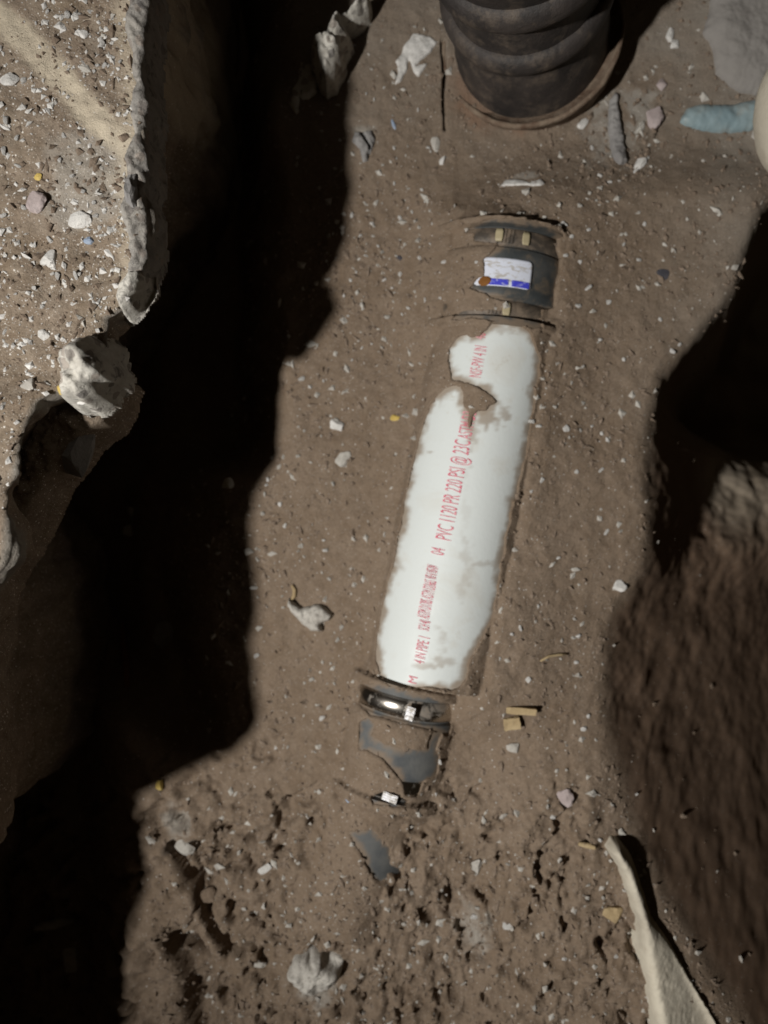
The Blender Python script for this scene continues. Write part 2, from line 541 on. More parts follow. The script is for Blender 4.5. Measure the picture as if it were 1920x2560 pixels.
def carve(x, y, z):
    # fissures
    for pts, wid, dep in (
        ([(1108, 105), (1112, 180), (1108, 240), (1112, 325)], .0021, .016),
        ([(430, 2110), (470, 2160), (500, 2200), (510, 2260), (540, 2320), (575, 2365), (610, 2360)], .0050, .022),
        ([(470, 2380), (500, 2440), (505, 2520), (520, 2600)], .0150, .030),
        ([(440, 2360), (480, 2350), (500, 2380)], .0110, .025),
        ([(820, 2365), (870, 2390)], .0045, .012),
        ([(1200, 1010), (1120, 935)], .0001, .0),
        ([(905, 335), (925, 370), (920, 395)], .0016, .008),
        ([(1660, 290), (1640, 340)], .0018, .008),
        ([(1175, 535), (1150, 580), (1140, 605)], .0028, .012),
    ):
        P = [W(*p) for p in pts]
        if dep == 0: continue
        d, t = sline(x, y, P)
        d = d + .3 * wid * fbm(x, y, .008, 3, 61)
        ww = wid * (1.15 - .8 * t) if wid < .003 else wid
        z = z - dep * np.exp(-(d / ww) ** 4)
    for u, v, r in HOLES:
        hx, hy = W(u, v)
        rr = r * K * D
        d = np.hypot((x - hx) * .75, (y - hy) * 1.15) + rr * .5 * fbm(x, y, .008, 3, 67)
        z = z - rr * 1.15 * np.exp(-(d / (rr * .8)) ** 4)
    return z


def ground_z(x, y):
    x = np.asarray(x, float); y = np.asarray(y, float)
    z = carve(x, y, base_z(x, y))
    m = (x > -.26) & (x < .42) & (y > -.62) & (y < .54)
    if not m.any(): return z
    xs, ys, zs = x[m], y[m], z[m]
    ot = obj_top(xs, ys)
    otr = obj_top(xs, ys, False)
    # soil banked up along the pipe run
    berm = np.zeros(xs.shape)
    for r, hl, hr, dl in ((PIPE, .023, .022, .050), (TOPC, .034, .018, .050), (BOTC, .016, .020, .060), (LOWP, .008, .008, .05)):
        zz, t, q, rad = r.tz(xs, ys)
        T0, T1 = r.prof[0][0], r.prof[-1][0]
        over = np.maximum(np.maximum(T0 - t, t - T1), 0)
        rm = max(b for a, b in r.prof)
        h = hl + (hr - hl) * sstep(-.6, .6, q / rm)
        lat = np.maximum(np.abs(q) - rm * .75, 0)
        if r is PIPE: h = h + .018 * sstep(-.02, -.12, t) * sstep(0, .6, q / rm)
        b = h * np.exp(-(lat / (dl * (.6 + .4 * sstep(-.6, .6, q / rm)))) ** 1.3) * np.exp(-(over / .045) ** 2)
        berm = np.maximum(berm, b * (1 + .08 * fbm(xs, ys, .02, 3, 71)))
    cover = zs + berm
    cover0 = cover
    cover = np.where(ot > -.5, np.maximum(cover, ot + .0030 + .0022 * fbm(xs, ys, .014, 3, 73)), cover)
    # smooth the step at the sides of the buried shapes a little
    zp = np.clip(np.where(ot > -.5, ot, .020), .012, None)
    pu = 960 + xs / (K * (D - zp)); pv = 1280 - ys / (K * (D - zp))
    wob = 5 * fbm(xs, ys, .010, 4, 77)
    sd = np.full(xs.shape, -1e9)
    for P in POLY:
        sd = np.maximum(sd, sdf(pu, pv, P))
    sd = sd + wob
    t = sstep(-4, 5, sd)
    under = np.where(otr > -.5, np.maximum(otr - .010, np.where(otr < .030, cover0, -1)), cover)
    z[m] = cover * (1 - t) + under * t
    return z


def gz(x, y):
    return float(ground_z(np.array([x]), np.array([y]))[0])


# ------------------------------------------------------------------ the ground
def axis_samples(segs):
    out = []
    for a, b, s in segs:
        n = max(1, int(round((b - a) / s)))
        out += list(np.linspace(a, b, n, endpoint=False))
    out.append(segs[-1][1])
    return np.array(out)


xs = axis_samples([(-1.1, -.46, .03), (-.46, -.20, .0035), (-.20, -.02, .0019), (-.02, .20, .0014), (.20, .30, .0019), (.30, .95, .0036), (.95, 1.6, .03)])
ys = axis_samples([(-1.1, -.60, .03), (-.60, -.32, .0022), (-.32, .30, .0014), (.30, .60, .0021), (.60, 1.3, .03)])
X, Y = np.meshgrid(xs, ys)
Z = ground_z(X.ravel(), Y.ravel())
V = np.stack([X.ravel(), Y.ravel(), Z], 1)
me = mesh_np('ground', V, grid_faces(len(ys), len(xs)))
x, y = V[:, 0], V[:, 1]
# pale dust: thin mortar spill patches where the photo shows them
pale = np.zeros(len(V))
for u, v, rx, ry in ((1320, 458, 50, 11), (460, 2115, 45, 22), (1520, 330, 70, 110), (1600, 260, 60, 50), (790, 2440, 60, 60), (440, 2050, 40, 50), (905, 325, 35, 22), (1180, 2300, 50, 60)):
    hx, hy = W(u, v)
    d = np.hypot((x - hx) / (rx * K * D), (y - hy) / (ry * K * D)) + .9 * fbm(x, y, .012, 4, 81)
    pale = np.maximum(pale, .5 * sstep(1.1, .3, d))
vattr(me, 'pale', pale)
vattr(me, 'sand', .30 * sstep(.10, .03, np.hypot(x - .47, (y - .05) * 1.0)) * sstep(.0, .04, x - np.interp(y, CRY, CRX)))
hx, hy = W(1215, 250)
d = np.hypot((x - hx) / .055, (y - hy) / .040)
wq = x - np.interp(y, CRY, CRX)
kh = sstep(.13, .06, np.hypot(x - .50, (y - .03) * 1.2) + .03 * fbm(x, y, .06, 3, 84)) * sstep(.0, .04, wq)
rust_brown = np.maximum(.6 * sstep(1.2, .3, d + .8 * fbm(x, y, .02, 4, 83)), .36 * sstep(.0, .03, wq) * (1 - kh))  # rusty soil by the iron pipe, and a redder brown tint past the drop
vattr(me, 'rust_brown', rust_brown)
vattr(me, 'packed', sstep(.0, .03, x - np.interp(y, CRY, CRX)))
gr = .55 * sstep(.20, .42, x) * sstep(-.05, .12, y) + .45 * sstep(.30, .50, y)
khaki = sstep(.12, .03, np.hypot(x - .46, y - .06))
vattr(me, 'grey', np.clip(gr * (.6 + .5 * fbm(x, y, .05, 3, 85)), 0, .8))
o = link('ground', me, SOIL)
tag(o, 'brown trench soil with pale flecks, fissures and a steep drop at the right', kind='structure')

# ------------------------------------------------------------------ raised ledge on the left
# (photo pixel of the edge, height) for the part in view; world points further along
EV = [(362, -260, .255), (358, -100, .255), (362, 0, .255), (348, 87, .255), (354, 145, .256), (352, 174, .256), (347, 220, .256), (358, 300, .257), (353, 376, .257), (347, 440, .257),
      (360, 521, .258), (353, 579, .258), (352, 640, .258), (345, 700, .26), (322, 742, .261), (296, 772, .262), (262, 790, .262), (262, 860, .264), (225, 930, .268), (150, 975, .275), (95, 1000, .28), (62, 1060, .284), (42, 1130, .286),
      (20, 1230, .288), (3, 1400, .290)]
EW = [(*W(u, v, h), h) for u, v, h in EV]
EW += [(-.276, -.086, .30), (-.276, -.152, .30), (-.272, -.251, .30), (-.290, -.276, .30), (-.340, -.298, .30), (-.368, -.312, .30), (-.356, -.350, .30),
       (-.372, -.416, .30), (-.385, -.502, .31), (-.40, -.9, .31)]
EW = sorted(EW, key=lambda p: p[1])
EY = np.array([p[1] for p in EW]); EX = np.array([p[0] for p in EW]); EH = np.array([p[2] for p in EW])


def ledge_edge(y):
    e = np.interp(y, EY, EX)
    return e + .0045 * fbm(y, y * 0 + 3.3, .020, 4, 91) + .0010 * fbm(y, y * 0 + 7.3, .004, 2, 93)


def ledge_h(x, y):
    h = np.interp(y, EY, EH)
    return h + .0055 * fbm(x, y, .09, 4, 95) + .0024 * fbm(x, y, .016, 4, 97) + .0008 * fbm(x, y, .005, 2, 99)


ly = axis_samples([(-1.1, -.62, .03), (-.62, .55, .0019), (.55, 1.2, .03)])
inward = np.concatenate([[.9, .6, .4, .3], np.linspace(.25, .0, 118) ** 1.0])
wall = np.concatenate([np.linspace(.0005, .02, 10), np.linspace(.028, .40, 34)])
ex = ledge_edge(ly)
nr = len(ly); nc = len(inward) + len(wall)
LX = np.zeros((nr, nc)); LY = np.repeat(ly[:, None], nc, 1); LZ = np.zeros((nr, nc))
for j, w_ in enumerate(inward):
    LX[:, j] = ex - w_
    LZ[:, j] = ledge_h(LX[:, j], ly) - .004 * np.exp(-w_ / .003)
topz = ledge_h(ex, ly) - .004
for j, w_ in enumerate(wall):
    c = len(inward) + j
    zz = topz - w_
    # the wall: vertical, rough, a little undercut below the crust
    off = .012 * fbm(ly, zz, .040, 4, 101) + .003 * fbm(ly, zz, .008, 3, 103) - .012 * sstep(.0, .04, w_) * (0.6 + .8 * fbm(ly, zz * 0 + 1, .09, 3, 105))
    off = off * sstep(0, .006, w_) - .12 * sstep(.02, .20, w_) * sstep(.42, .16, ly + .03 * fbm(ly, zz, .06, 3, 107)) * (.45 + .55 * sstep(-.10, .02, ly))
    LX[:, c] = ex + off
    LZ[:, c] = zz
LV = np.stack([LX.ravel(), LY.ravel(), LZ.ravel()], 1)
me = mesh_np('earth_bank', LV, grid_faces(nr, nc))
x, y, zz = LV[:, 0], LV[:, 1], LV[:, 2]
pu = 960 + x / (K * (D - zz)); pv = 1280 - y / (K * (D - zz))
wv = 16 * fbm(x, y, .025, 4, 111)
d, t = sline(pu + wv, pv, [(-160, -110), (20, 60), (110, 150), (210, 270), (345, 395)])
sand = .95 * sstep(46, 22, d) * (.9 + .3 * fbm(x, y, .008, 3, 113))
edge = np.interp(y, EY, EX) - x
sand = np.maximum(sand, .65 * sstep(.026, .006, edge + .012 * fbm(x, y, .02, 4, 115)) * sstep(.12, .2, y) * (edge > .001))
vattr(me, 'sand', np.clip(sand, 0, 1))
pl = .40 * sstep(.35, .9, fbm(x, y, .035, 4, 117) + .9 * sstep(140, 60, np.hypot((pu - 200) * .7, (pv - 430) * .8)))
vattr(me, 'pale', np.clip(pl, 0, 1))
vattr(me, 'rust_brown', np.zeros(len(LV)))
vattr(me, 'grey', np.clip(.85 * sstep(.004, -.001, edge) + 0 * x, 0, .85))
o = link('earth_bank', me, LEDGE)
tag(o, 'raised brown earth bank with broken crust edge and sandy streak', kind='structure')


def top_at(x, y):
    """height of whatever surface is on top at (x, y)"""
    x = np.asarray(x, float); y = np.asarray(y, float)
    g = ground_z(x, y)
    return np.where(x < np.interp(y, EY, EX) - .001, ledge_h(x, y), g)


def place_px(u, v, on='floor'):
    """world point where photo pixel (u, v) meets the surface"""
    z = .27 if on == 'ledge' else 0.0
    for _ in range(5):
        x, y = W(u, v, z)
        z = float(ledge_h(np.array([x]), np.array([y]))[0]) if on == 'ledge' else gz(x, y)
    return x, y, z


# ------------------------------------------------------------------ soil crumbs and gravel (uncountable)
OCT = np.array([(1, 0, 0), (-1, 0, 0), (0, 1, 0), (0, -1, 0), (0, 0, 1), (0, 0, -1)], float)
OCF = np.array([(0, 2, 4), (2, 1, 4), (1, 3, 4), (3, 0, 4), (2, 0, 5), (1, 2, 5), (3, 1, 5), (0, 3, 5)])


def crumbs(name, n, region, smin, smax, mat, label, seed, dens=None, flat=.6):
    r = np.random.default_rng(seed)
    x = r.uniform(region[0], region[1], n); y = r.uniform(region[2], region[3], n)
    if dens is not None:
        k = r.uniform(0, 1, n) < dens(x, y)
        x, y = x[k], y[k]
    n = len(x)
    z = top_at(x, y)
    s = smin + (smax - smin) * r.uniform(0, 1, n) ** (3.2 if smax < .005 else 6)
    jit = r.uniform(.55, 1.25, (n, 6, 1))
    P = OCT[None] * jit + r.normal(0, .18, (n, 6, 3))
    a = r.uniform(0, 6.283, n)
    st = np.stack([np.ones(n) * r.uniform(.8, 1.5, n), r.uniform(.6, 1.0, n), flat * r.uniform(.6, 1.2, n)], 1)
    P = P * st[:, None, :] * s[:, None, None]
    ca, sa = np.cos(a)[:, None], np.sin(a)[:, None]
    Q = np.stack([P[..., 0] * ca - P[..., 1] * sa, P[..., 0] * sa + P[..., 1] * ca, P[..., 2]], -1)
    Q += np.stack([x, y, z + s * .15], 1)[:, None, :]
    F = (OCF[None] + (np.arange(n) * 6)[:, None, None]).reshape(-1, 3)
    me = mesh_np(name, Q.reshape(-1, 3), F, smooth=False)
    o = link(name, me, mat)
    return tag(o, label, kind='stuff')


def off_streak(x, y):
    d, t = sline(960 + x / (K * (D - .26)), 1280 - y / (K * (D - .26)), [(-160, -110), (20, 60), (110, 150), (210, 270), (345, 395)])
    return .12 + .88 * sstep(25, 48, d)


def d_floor(x, y):
    w = x - np.interp(y, CRY, CRX)
    hide = PIPE.tz(x, y)[0] > -.5
    on = (sdf(960 + x / (K * (D - .05)), 1280 - y / (K * (D - .05)), POLY[0]) > 0) & hide
    on |= (TOPC.tz(x, y)[0] > -.5) & (sdf(960 + x / (K * (D - .06)), 1280 - y / (K * (D - .06)), POLY[1]) > 0)
    base = .22 + .3 * (fbm(x, y, .05, 3, 201) > 0) + .9 * np.exp(-(((x + .02) / .05) ** 2 + ((y - .24) / .09) ** 2)) + .5 * np.exp(-(((x - .27) / .06) ** 2 + ((y - .40) / .07) ** 2)) + .6 * sstep(-.25, -.4, y)
    return np.where(on, 0, base) * np.where(w > .004, .05, 1)


crumbs('soil_crumbs', 26000, (-.25, .42, -.56, .56), .0007, .0042, M_DIRT, 'loose brown soil crumbs strewn over the trench floor', 11, d_floor)
crumbs('fine_gravel', 8000, (-.22, .40, -.56, .56), .0005, .0052, M_PALE, 'fine pale gravel flecks mixed into the trench floor', 12, d_floor)
crumbs('ledge_gravel', 8000, (-.50, -.17, -.03, .42), .0005, .0032, M_WHITE, 'fine pale gravel flecks scattered over the raised bank', 13,
       lambda x, y: off_streak(x, y) * (.30 + .7 * (fbm(x, y, .05, 3, 205) > .1)) * (x < np.interp(y, EY, EX) - .002))
crumbs('ledge_crumbs', 9000, (-.50, -.17, -.08, .42), .0007, .0032, M_DIRT, 'loose brown soil crumbs on the raised bank', 14,
       lambda x, y: .42 * off_streak(x, y) * (x < np.interp(y, EY, EX) - .002))


# ------------------------------------------------------------------ stones
def rock_mesh(name, seed, sub=2, sx=1, sy=1, sz=1, rough=.28, freq=1.3, ncut=9):
    r = random.Random(seed)
    bm = bmesh.new()
    bmesh.ops.create_icosphere(bm, subdivisions=sub, radius=1)
    off = Vector((r.uniform(0, 50), r.uniform(0, 50), r.uniform(0, 50)))
    from mathutils import noise
    cuts = [(Vector((r.gauss(0, 1), r.gauss(0, 1), r.gauss(0, .7))).normalized(), r.uniform(.42, .80)) for _ in range(ncut)]
    for v in bm.verts:
        p = v.co.copy()
        k = 1 + rough * noise.noise(p * freq + off) + rough * .5 * noise.noise(p * freq * 2.3 + off)
        p *= k
        for n_, d_ in cuts:
            e = p.dot(n_) - d_
            if e > 0: p -= n_ * e * .96
        v.co = Vector((p.x * sx, p.y * sy, p.z * sz))
    me = bpy.data.meshes.new(name)
    bm.to_mesh(me); bm.free()
    me.polygons.foreach_set('use_smooth', [sub > 3] * len(me.polygons))
    return me


def stone(name, u, v, w, h, mat, label, cat='stone', on='floor', ang=0, flat=.45, lift=.25, sub=3, seed=None, rough=.28, group=None, z=None):
    x, y, zz = place_px(u, v, on)
    if z is not None:
        zz = z; x, y = W(u, v, z)
    s = K * (D - zz)
    a, b = w * s / 2 * 1.12, h * s / 2 * 1.12
    me = rock_mesh(name, seed if seed is not None else int(u * 7 + v), sub, a, b, max(.0008, min(a, b) * flat * 1.2), rough)
    o = link(name, me, mat)
    o.location = (x, y, zz + min(a, b) * flat * lift)
    o.rotation_euler = (0, 0, math.radians(ang))
    return tag(o, label, cat, group)


# chips: countable but alike -- each its own object, shared mesh data
CH = [rock_mesh('white_chip', 300 + i, 2, 1, random.uniform(.55, .85), random.uniform(.35, .6), .3) for i in range(10)]
for c_ in CH: c_.materials.append(M_WHITE)
CHP = [rock_mesh('tan_chip', 340 + i, 2, 1, random.uniform(.55, .85), random.uniform(.35, .6), .3) for i in range(8)]
for c_ in CHP: c_.materials.append(M_PALE)


def chip(u, v, size, on, name, meshes, label, group):
    x, y, z = place_px(u, v, on)
    o = bpy.data.objects.new(name, random.choice(meshes))
    COL.objects.link(o)
    r = size * K * (D - z) / 2
    o.location = (x, y, z + r * .2)
    o.scale = (r, r, r)
    o.rotation_euler = (random.uniform(-.4, .4), random.uniform(-.4, .4), random.uniform(0, 6.28))
    tag(o, label, 'stone chip', group)


WG = 'white stone chips on the trench floor'
WL = 'small white stone chip lying among others on the brown trench floor'
FLOOR_CHIPS = [(755, 947, 22), (712, 1315, 17), (812, 1375, 20), (808, 1350, 13), (1415, 1070, 26), (1480, 1065, 14), (1518, 1100, 18), (1330, 1055, 24), (1440, 1180, 16), (1502, 1175, 18),
               (1355, 1200, 20), (1515, 1330, 20), (1328, 1228, 15), (1345, 1065, 20), (1505, 1085, 16), (775, 968, 14), (808, 953, 12), (700, 1260, 17), (670, 1200, 16), (665, 1213, 12),
               (640, 1640, 20), (636, 1470, 22), (805, 1795, 22), (1470, 1790, 16), (1460, 1820, 22), (1380, 2040, 26), (1425, 2010, 22), (1185, 2290, 28), (1265, 2310, 32),
               (1090, 1985, 12), (690, 1870, 18), (950, 1575, 10), (1100, 1905, 18), (1540, 2390, 16), (1410, 2395, 24), (985, 370, 14), (935, 250, 12), (915, 235, 10), (1045, 275, 12), (1055, 475, 12),
               (985, 460, 14), (1070, 370, 16), (960, 220, 10), (850, 350, 12), (885, 355, 12), (1020, 520, 10), (1062, 505, 8), (1000, 600, 10), (1048, 645, 16), (1110, 655, 18), (1000, 688, 18), (1190, 655, 12),
               (1062, 750, 16), (1100, 745, 14), (1020, 770, 14), (1005, 785, 12), (980, 720, 10), (1410, 560, 22), (1430, 590, 18), (1470, 575, 16), (1415, 640, 20), (1450, 655, 16), (1470, 720, 22), (1520, 755, 18),
               (1445, 765, 20), (1525, 455, 16), (1480, 370, 22), (1500, 440, 18), (1590, 430, 20), (1620, 395, 16), (1595, 650, 22), (1680, 880, 26), (1700, 860, 18), (1500, 2100, 16), (1590, 1985, 14),
               (620, 1110, 10), (1395, 1395, 14), (1345, 1515, 16), (1300, 1570, 18), (1280, 1585, 14), (1445, 1590, 18), (1250, 1645, 14), (1440, 1655, 16), (1320, 1700, 22), (680, 1145, 16),
               (880, 900, 9), (905, 870, 10), (930, 860, 10), (870, 790, 12), (905, 760, 12), (960, 700, 14), (990, 640, 12), (930, 560, 16), (880, 540, 18), (900, 590, 14), (1000, 545, 16), (1030, 530, 12),
               (875, 700, 14), (860, 740, 12), (890, 680, 12), (915, 640, 14), (945, 615, 12), (1075, 610, 12), (1080, 560, 10), (1560, 610, 18), (1610, 560, 16), (1650, 800, 16), (1560, 900, 16), (1500, 850, 14)]
for u, v, s_ in FLOOR_CHIPS:
    chip(u, v, s_, 'floor', 'white_chip', CH, WL, WG)
rr = random.Random(99)
n = 0
while n < 120:
    u = rr.uniform(640, 1560); v = rr.uniform(60, 2540)
    if v < 800 and u > 1130 and u < 1430: continue
    if 800 < v < 2100 and 900 < u < 1360: continue
    if u < 880 and v < 820: continue
    if v < 400 and 1080 < u < 1600: continue
    chip(u, v, rr.choice([8, 9, 10, 11, 12, 14, 17]), 'floor', 'tan_chip', CHP, 'small tan grit chip lying among others on the brown trench floor', 'tan grit chips on the trench floor')
    n += 1
LEDGE_CHIPS = [(170, 38, 26), (195, 42, 24), (155, 70, 14), (255, 112, 26), (175, 118, 14), (245, 165, 16), (262, 163, 20), (235, 180, 14), (170, 175, 12), (60, 200, 22), (45, 345, 22), (18, 300, 34), (10, 380, 30),
               (45, 415, 20), (160, 340, 22), (60, 520, 20), (8, 540, 28), (275, 575, 26), (250, 570, 16), (125, 600, 22), (255, 590, 18), (290, 615, 20), (130, 685, 18), (145, 690, 26), (190, 690, 26),
               (85, 720, 18), (107, 765, 18), (20, 745, 14), (35, 600, 12), (40, 735, 12), (120, 250, 18), (210, 190, 12), (275, 200, 14), (300, 155, 16), (265, 60, 14), (225, 30, 16), (120, 30, 18), (90, 60, 14),
               (300, 60, 14), (135, 120, 14), (5, 1020, 20), (30, 1080, 12), (12, 830, 18), (60, 880, 14), (240, 540, 20), (210, 480, 22), (235, 505, 18), (262, 530, 16), (180, 440, 20), (200, 410, 16), (150, 400, 18)]
for u, v, s_ in LEDGE_CHIPS:
    chip(u, v, s_, 'ledge', 'white_chip', CH, 'small white stone chip lying among others on the raised earth bank', 'white stone chips on the raised bank')

ST = [
    ('white_stone', 195, 550, 74, 42, M_WHITE, 'largest flat white stone on the earth bank, oblong, near the broken edge', 'ledge', 5),
    ('white_stone', 130, 645, 52, 46, M_WHITE, 'rounded white stone on the earth bank below the oblong one', 'ledge', 0),
    ('pale_disc_stone', 92, 505, 58, 56, M_PINK, 'round tan disc of stone with a dark crescent shadow on the earth bank', 'ledge', 0),
    ('white_stone', 210, 85, 42, 22, M_WHITE, 'slender white stone between the sandy streak and the far corner of the bank', 'ledge', -30),
    ('blue_pebble', 225, 600, 28, 22, M_BLUE, 'pale blue pebble on the earth bank right of the rounded white stone', 'ledge', 0),
    ('white_stone', 108, 840, 26, 32, M_WHITE, 'white stone casting a small shadow, just left of the concrete lump', 'ledge', 20),
    ('pale_clod', 76, 962, 42, 44, M_PALE, 'pale rough clod at the lower rim of the earth bank', 'ledge', 10),
    ('ochre_pebble', 96, 440, 22, 20, M_YEL, 'small ochre yellow pebble above the round tan disc of stone', 'ledge', 0),
    ('white_stone', 25, 205, 50, 36, M_WHITE, 'white stone at the far left rim beside the sandy streak', 'ledge', 10),
    ('white_chip', 843, 1065, 34, 34, M_WHITE, 'bright white angular stone near the shadow edge, left of the white pipe', 'floor', 40),
    ('pale_stone', 856, 1150, 36, 52, M_PALE, 'oval pale stone below the bright white angular one', 'floor', -15),
    ('ochre_chip', 988, 1046, 24, 20, M_YEL, 'small yellowish chip just left of the upper end of the white pipe', 'floor', 10),
    ('ochre_chip', 400, 1962, 26, 32, M_YEL, 'yellow chip at the shadow corner in the lower left', 'floor', 10),
    ('white_stone', 1545, 1467, 34, 32, M_WHITE, 'round white stone near the drop, right of the white pipe', 'floor', 0),
    ('white_stone', 1285, 1872, 40, 30, M_PALE, 'pale rounded stone under the two wood chips', 'floor', 0),
    ('dark_pebble', 1660, 685, 40, 26, M_DARK, 'dark bluish pebble alone on bare soil, upper right', 'floor', 0),
    ('white_stone', 1340, 300, 14, 30, M_WHITE, 'small shard under the rusty rim of the iron pipe', 'floor', -35),
    ('white_stone', 1457, 312, 24, 30, M_WHITE, 'white stone beside the shadow of the iron pipe', 'floor', -20),
    ('pinkish_stone', 1632, 292, 44, 66, M_PINK, 'pinkish rounded stone between the grey shard and the blue piece', 'floor', -15),
    ('white_stone', 1602, 318, 24, 50, M_PALE, 'slender pale stone left of the pinkish stone', 'floor', -35),
    ('white_stone', 1598, 412, 24, 52, M_WHITE, 'slender white stone under the pinkish stone', 'floor', -30),
    ('white_stone', 1655, 212, 28, 40, M_PINK, 'pale pink stone right of the grey shard top', 'floor', -15),
    ('white_stone', 1672, 90, 22, 40, M_WHITE, 'pale stone at the top, left one of the pair beside the pipe shadow', 'floor', -15),
    ('white_stone', 1689, 112, 22, 36, M_WHITE, 'pale stone at the top, right one of the pair beside the pipe shadow', 'floor', -10),
    ('pale_blue_chip', 985, 315, 10, 34, M_BLUE, 'thin pale blue sliver left of the vertical crack', 'floor', 12),
    ('pale_stone', 1088, 362, 26, 36, M_PALE, 'small tan stone under the vertical crack', 'floor', 0),
    ('white_stone', 1107, 400, 20, 26, M_WHITE, 'white pebble just below the small tan stone', 'floor', 0),
    ('dark_pebble', 998, 645, 16, 14, M_DARK, 'tiny dark pebble left of the upper coupling', 'floor', 0),
    ('pale_stone', 1190, 2166, 36, 44, M_PALE, 'pale blurred stone in the coarse soil below the lower coupling', 'floor', 20),
    ('pale_stone', 664, 2172, 34, 34, M_WHITE, 'white stone in the pitted soil at the lower left', 'floor', 0),
    ('pale_stone', 645, 2407, 36, 28, M_PALE, 'squarish pale stone right of the deep dark cleft', 'floor', 10),
    ('pale_stone', 460, 2112, 52, 40, M_PALE, 'crumbly pale stone among the dark pits by the shadow edge', 'floor', -30),
    ('pale_stone', 375, 2100, 40, 20, M_PALE, 'flat pale stone on the very edge of the shadow, lower left', 'floor', -25),
    ('tan_stone', 1410, 1995, 46, 42, M_PINK, 'dull pinkish stone above the drop in the lower right', 'floor', 20),
    ('tan_block', 1533, 2285, 54, 46, M_WOOD, 'tan squarish block beside the pale concrete ridge', 'floor', 5),
    ('violet_pebble', 875, 1998, 26, 18, M_BLUE, 'small bluish pebble left of the shiny lower clamp', 'floor', -25),
    ('white_stone', 735, 2410, 1, 1, M_WHITE, None, 'floor', 0),
    ('dim_stone', 572, 1212, 34, 30, M_WHITE, 'pale stone lying alone in the dark trench shadow, close to the lit edge', 'floor', 30),
    ('dim_stone', 330, 1275, 36, 26, M_PALE, 'pale stone deep in the dark trench, upper of the pair', 'floor', 30),
    ('dim_stone', 325, 1330, 44, 30, M_PALE, 'tan stone deep in the dark trench, lower of the pair', 'floor', 20),
    ('dim_stone', 420, 1585, 74, 66, M_GREY, 'large dull stone sunk in the dark trench floor', 'floor', 20),
    ('dim_stone', 178, 2392, 62, 66, M_PALE, 'round dull stone in the darkest lower left corner', 'floor', 20),
    ('soil_clod', 520, 2235, 50, 40, M_BROWNC, 'brown soil clod beside the dark fissure', 'floor', 20),
    ('soil_clod', 640, 2300, 60, 44, M_BROWNC, 'broad brown clod right of the dark fissure', 'floor', 60),
    ('soil_clod', 980, 2450, 66, 50, M_BROWNC, 'brown clod at the bottom right of the pale crumbly rock', 'floor', 10),
]
for nm, u, v, w_, h_, mt_, lb, on, an in ST:
    if lb: stone(nm, u, v, w_, h_, mt_, lb, 'stone', on, an)


# rocks and flakes traced as outlines, with their own thickness, seated in the soil
def poly_rock(name, poly, h, mat, label, cat, on='floor', base=None, step=.0014, edge=.004, rough=.35, seed=1, slope=(0, 0), sink=.02, attr=None, topf=None, bfreq=.004):
    cu = sum(p[0] for p in poly) / len(poly); cv = sum(p[1] for p in poly) / len(poly)
    zb = place_px(cu, cv, on)[2] if base is None else base
    P = np.array([W(u, v, zb + h * .6) for u, v in poly])
    mn, mx = P.min(0) - .010, P.max(0) + .010
    nx = int((mx[0] - mn[0]) / step) + 2; ny = int((mx[1] - mn[1]) / step) + 2
    X, Y = np.meshgrid(np.linspace(mn[0], mx[0], nx), np.linspace(mn[1], mx[1], ny))
    sd = sdf(X, Y, P) + bfreq * .6 * fbm(X, Y, bfreq * 3, 3, seed)
    surf = (ledge_h(X, Y) if on == 'ledge' else ground_z(X.ravel(), Y.ravel()).reshape(X.shape)) if base is None else np.full(X.shape, zb)
    c = P.mean(0)
    prof = np.sqrt(np.clip(1 - (1 - np.clip(sd / edge, 0, 1)) ** 2, 0, 1))
    amp = h * rough
    Z = surf + prof * (h + amp * fbm(X, Y, .018, 4, seed + 1) + amp * .35 * fbm(X, Y, .006, 3, seed + 2) + min(amp, .004) * .5 * fbm(X, Y, .0026, 2, seed + 4) + slope[0] * (X - c[0]) + slope[1] * (Y - c[1]))
    if topf is not None: Z = topf(X, Y, Z, sd)
    Z = np.where(sd < 0, surf - np.minimum(-sd * 6, sink), Z)
    keep = (sd > -.006)
    F = grid_faces(ny, nx)
    k = keep.ravel()
    F = F[k[F].all(1)]
    used = np.unique(F); remap = -np.ones(nx * ny, int); remap[used] = np.arange(len(used))
    V = np.stack([X.ravel(), Y.ravel(), Z.ravel()], 1)[used]
    F = remap[F]
    # closed underside
    nb = len(V); B = V.copy(); B[:, 2] = np.minimum(V[:, 2] - .0015, zb - sink)
    E = np.concatenate([F[:, [0, 1]], F[:, [1, 2]], F[:, [2, 3]], F[:, [3, 0]]])
    key = set(map(tuple, E)); rim = np.array([(a, b) for a, b in key if (b, a) not in key])
    side = np.stack([rim[:, 1], rim[:, 0], rim[:, 0] + nb, rim[:, 1] + nb], 1)
    me = mesh_np(name, np.concatenate([V, B]), np.concatenate([F, F[:, ::-1] + nb, side]))
    o = link(name, me, mat)
    return tag(o, label, cat) if label else o


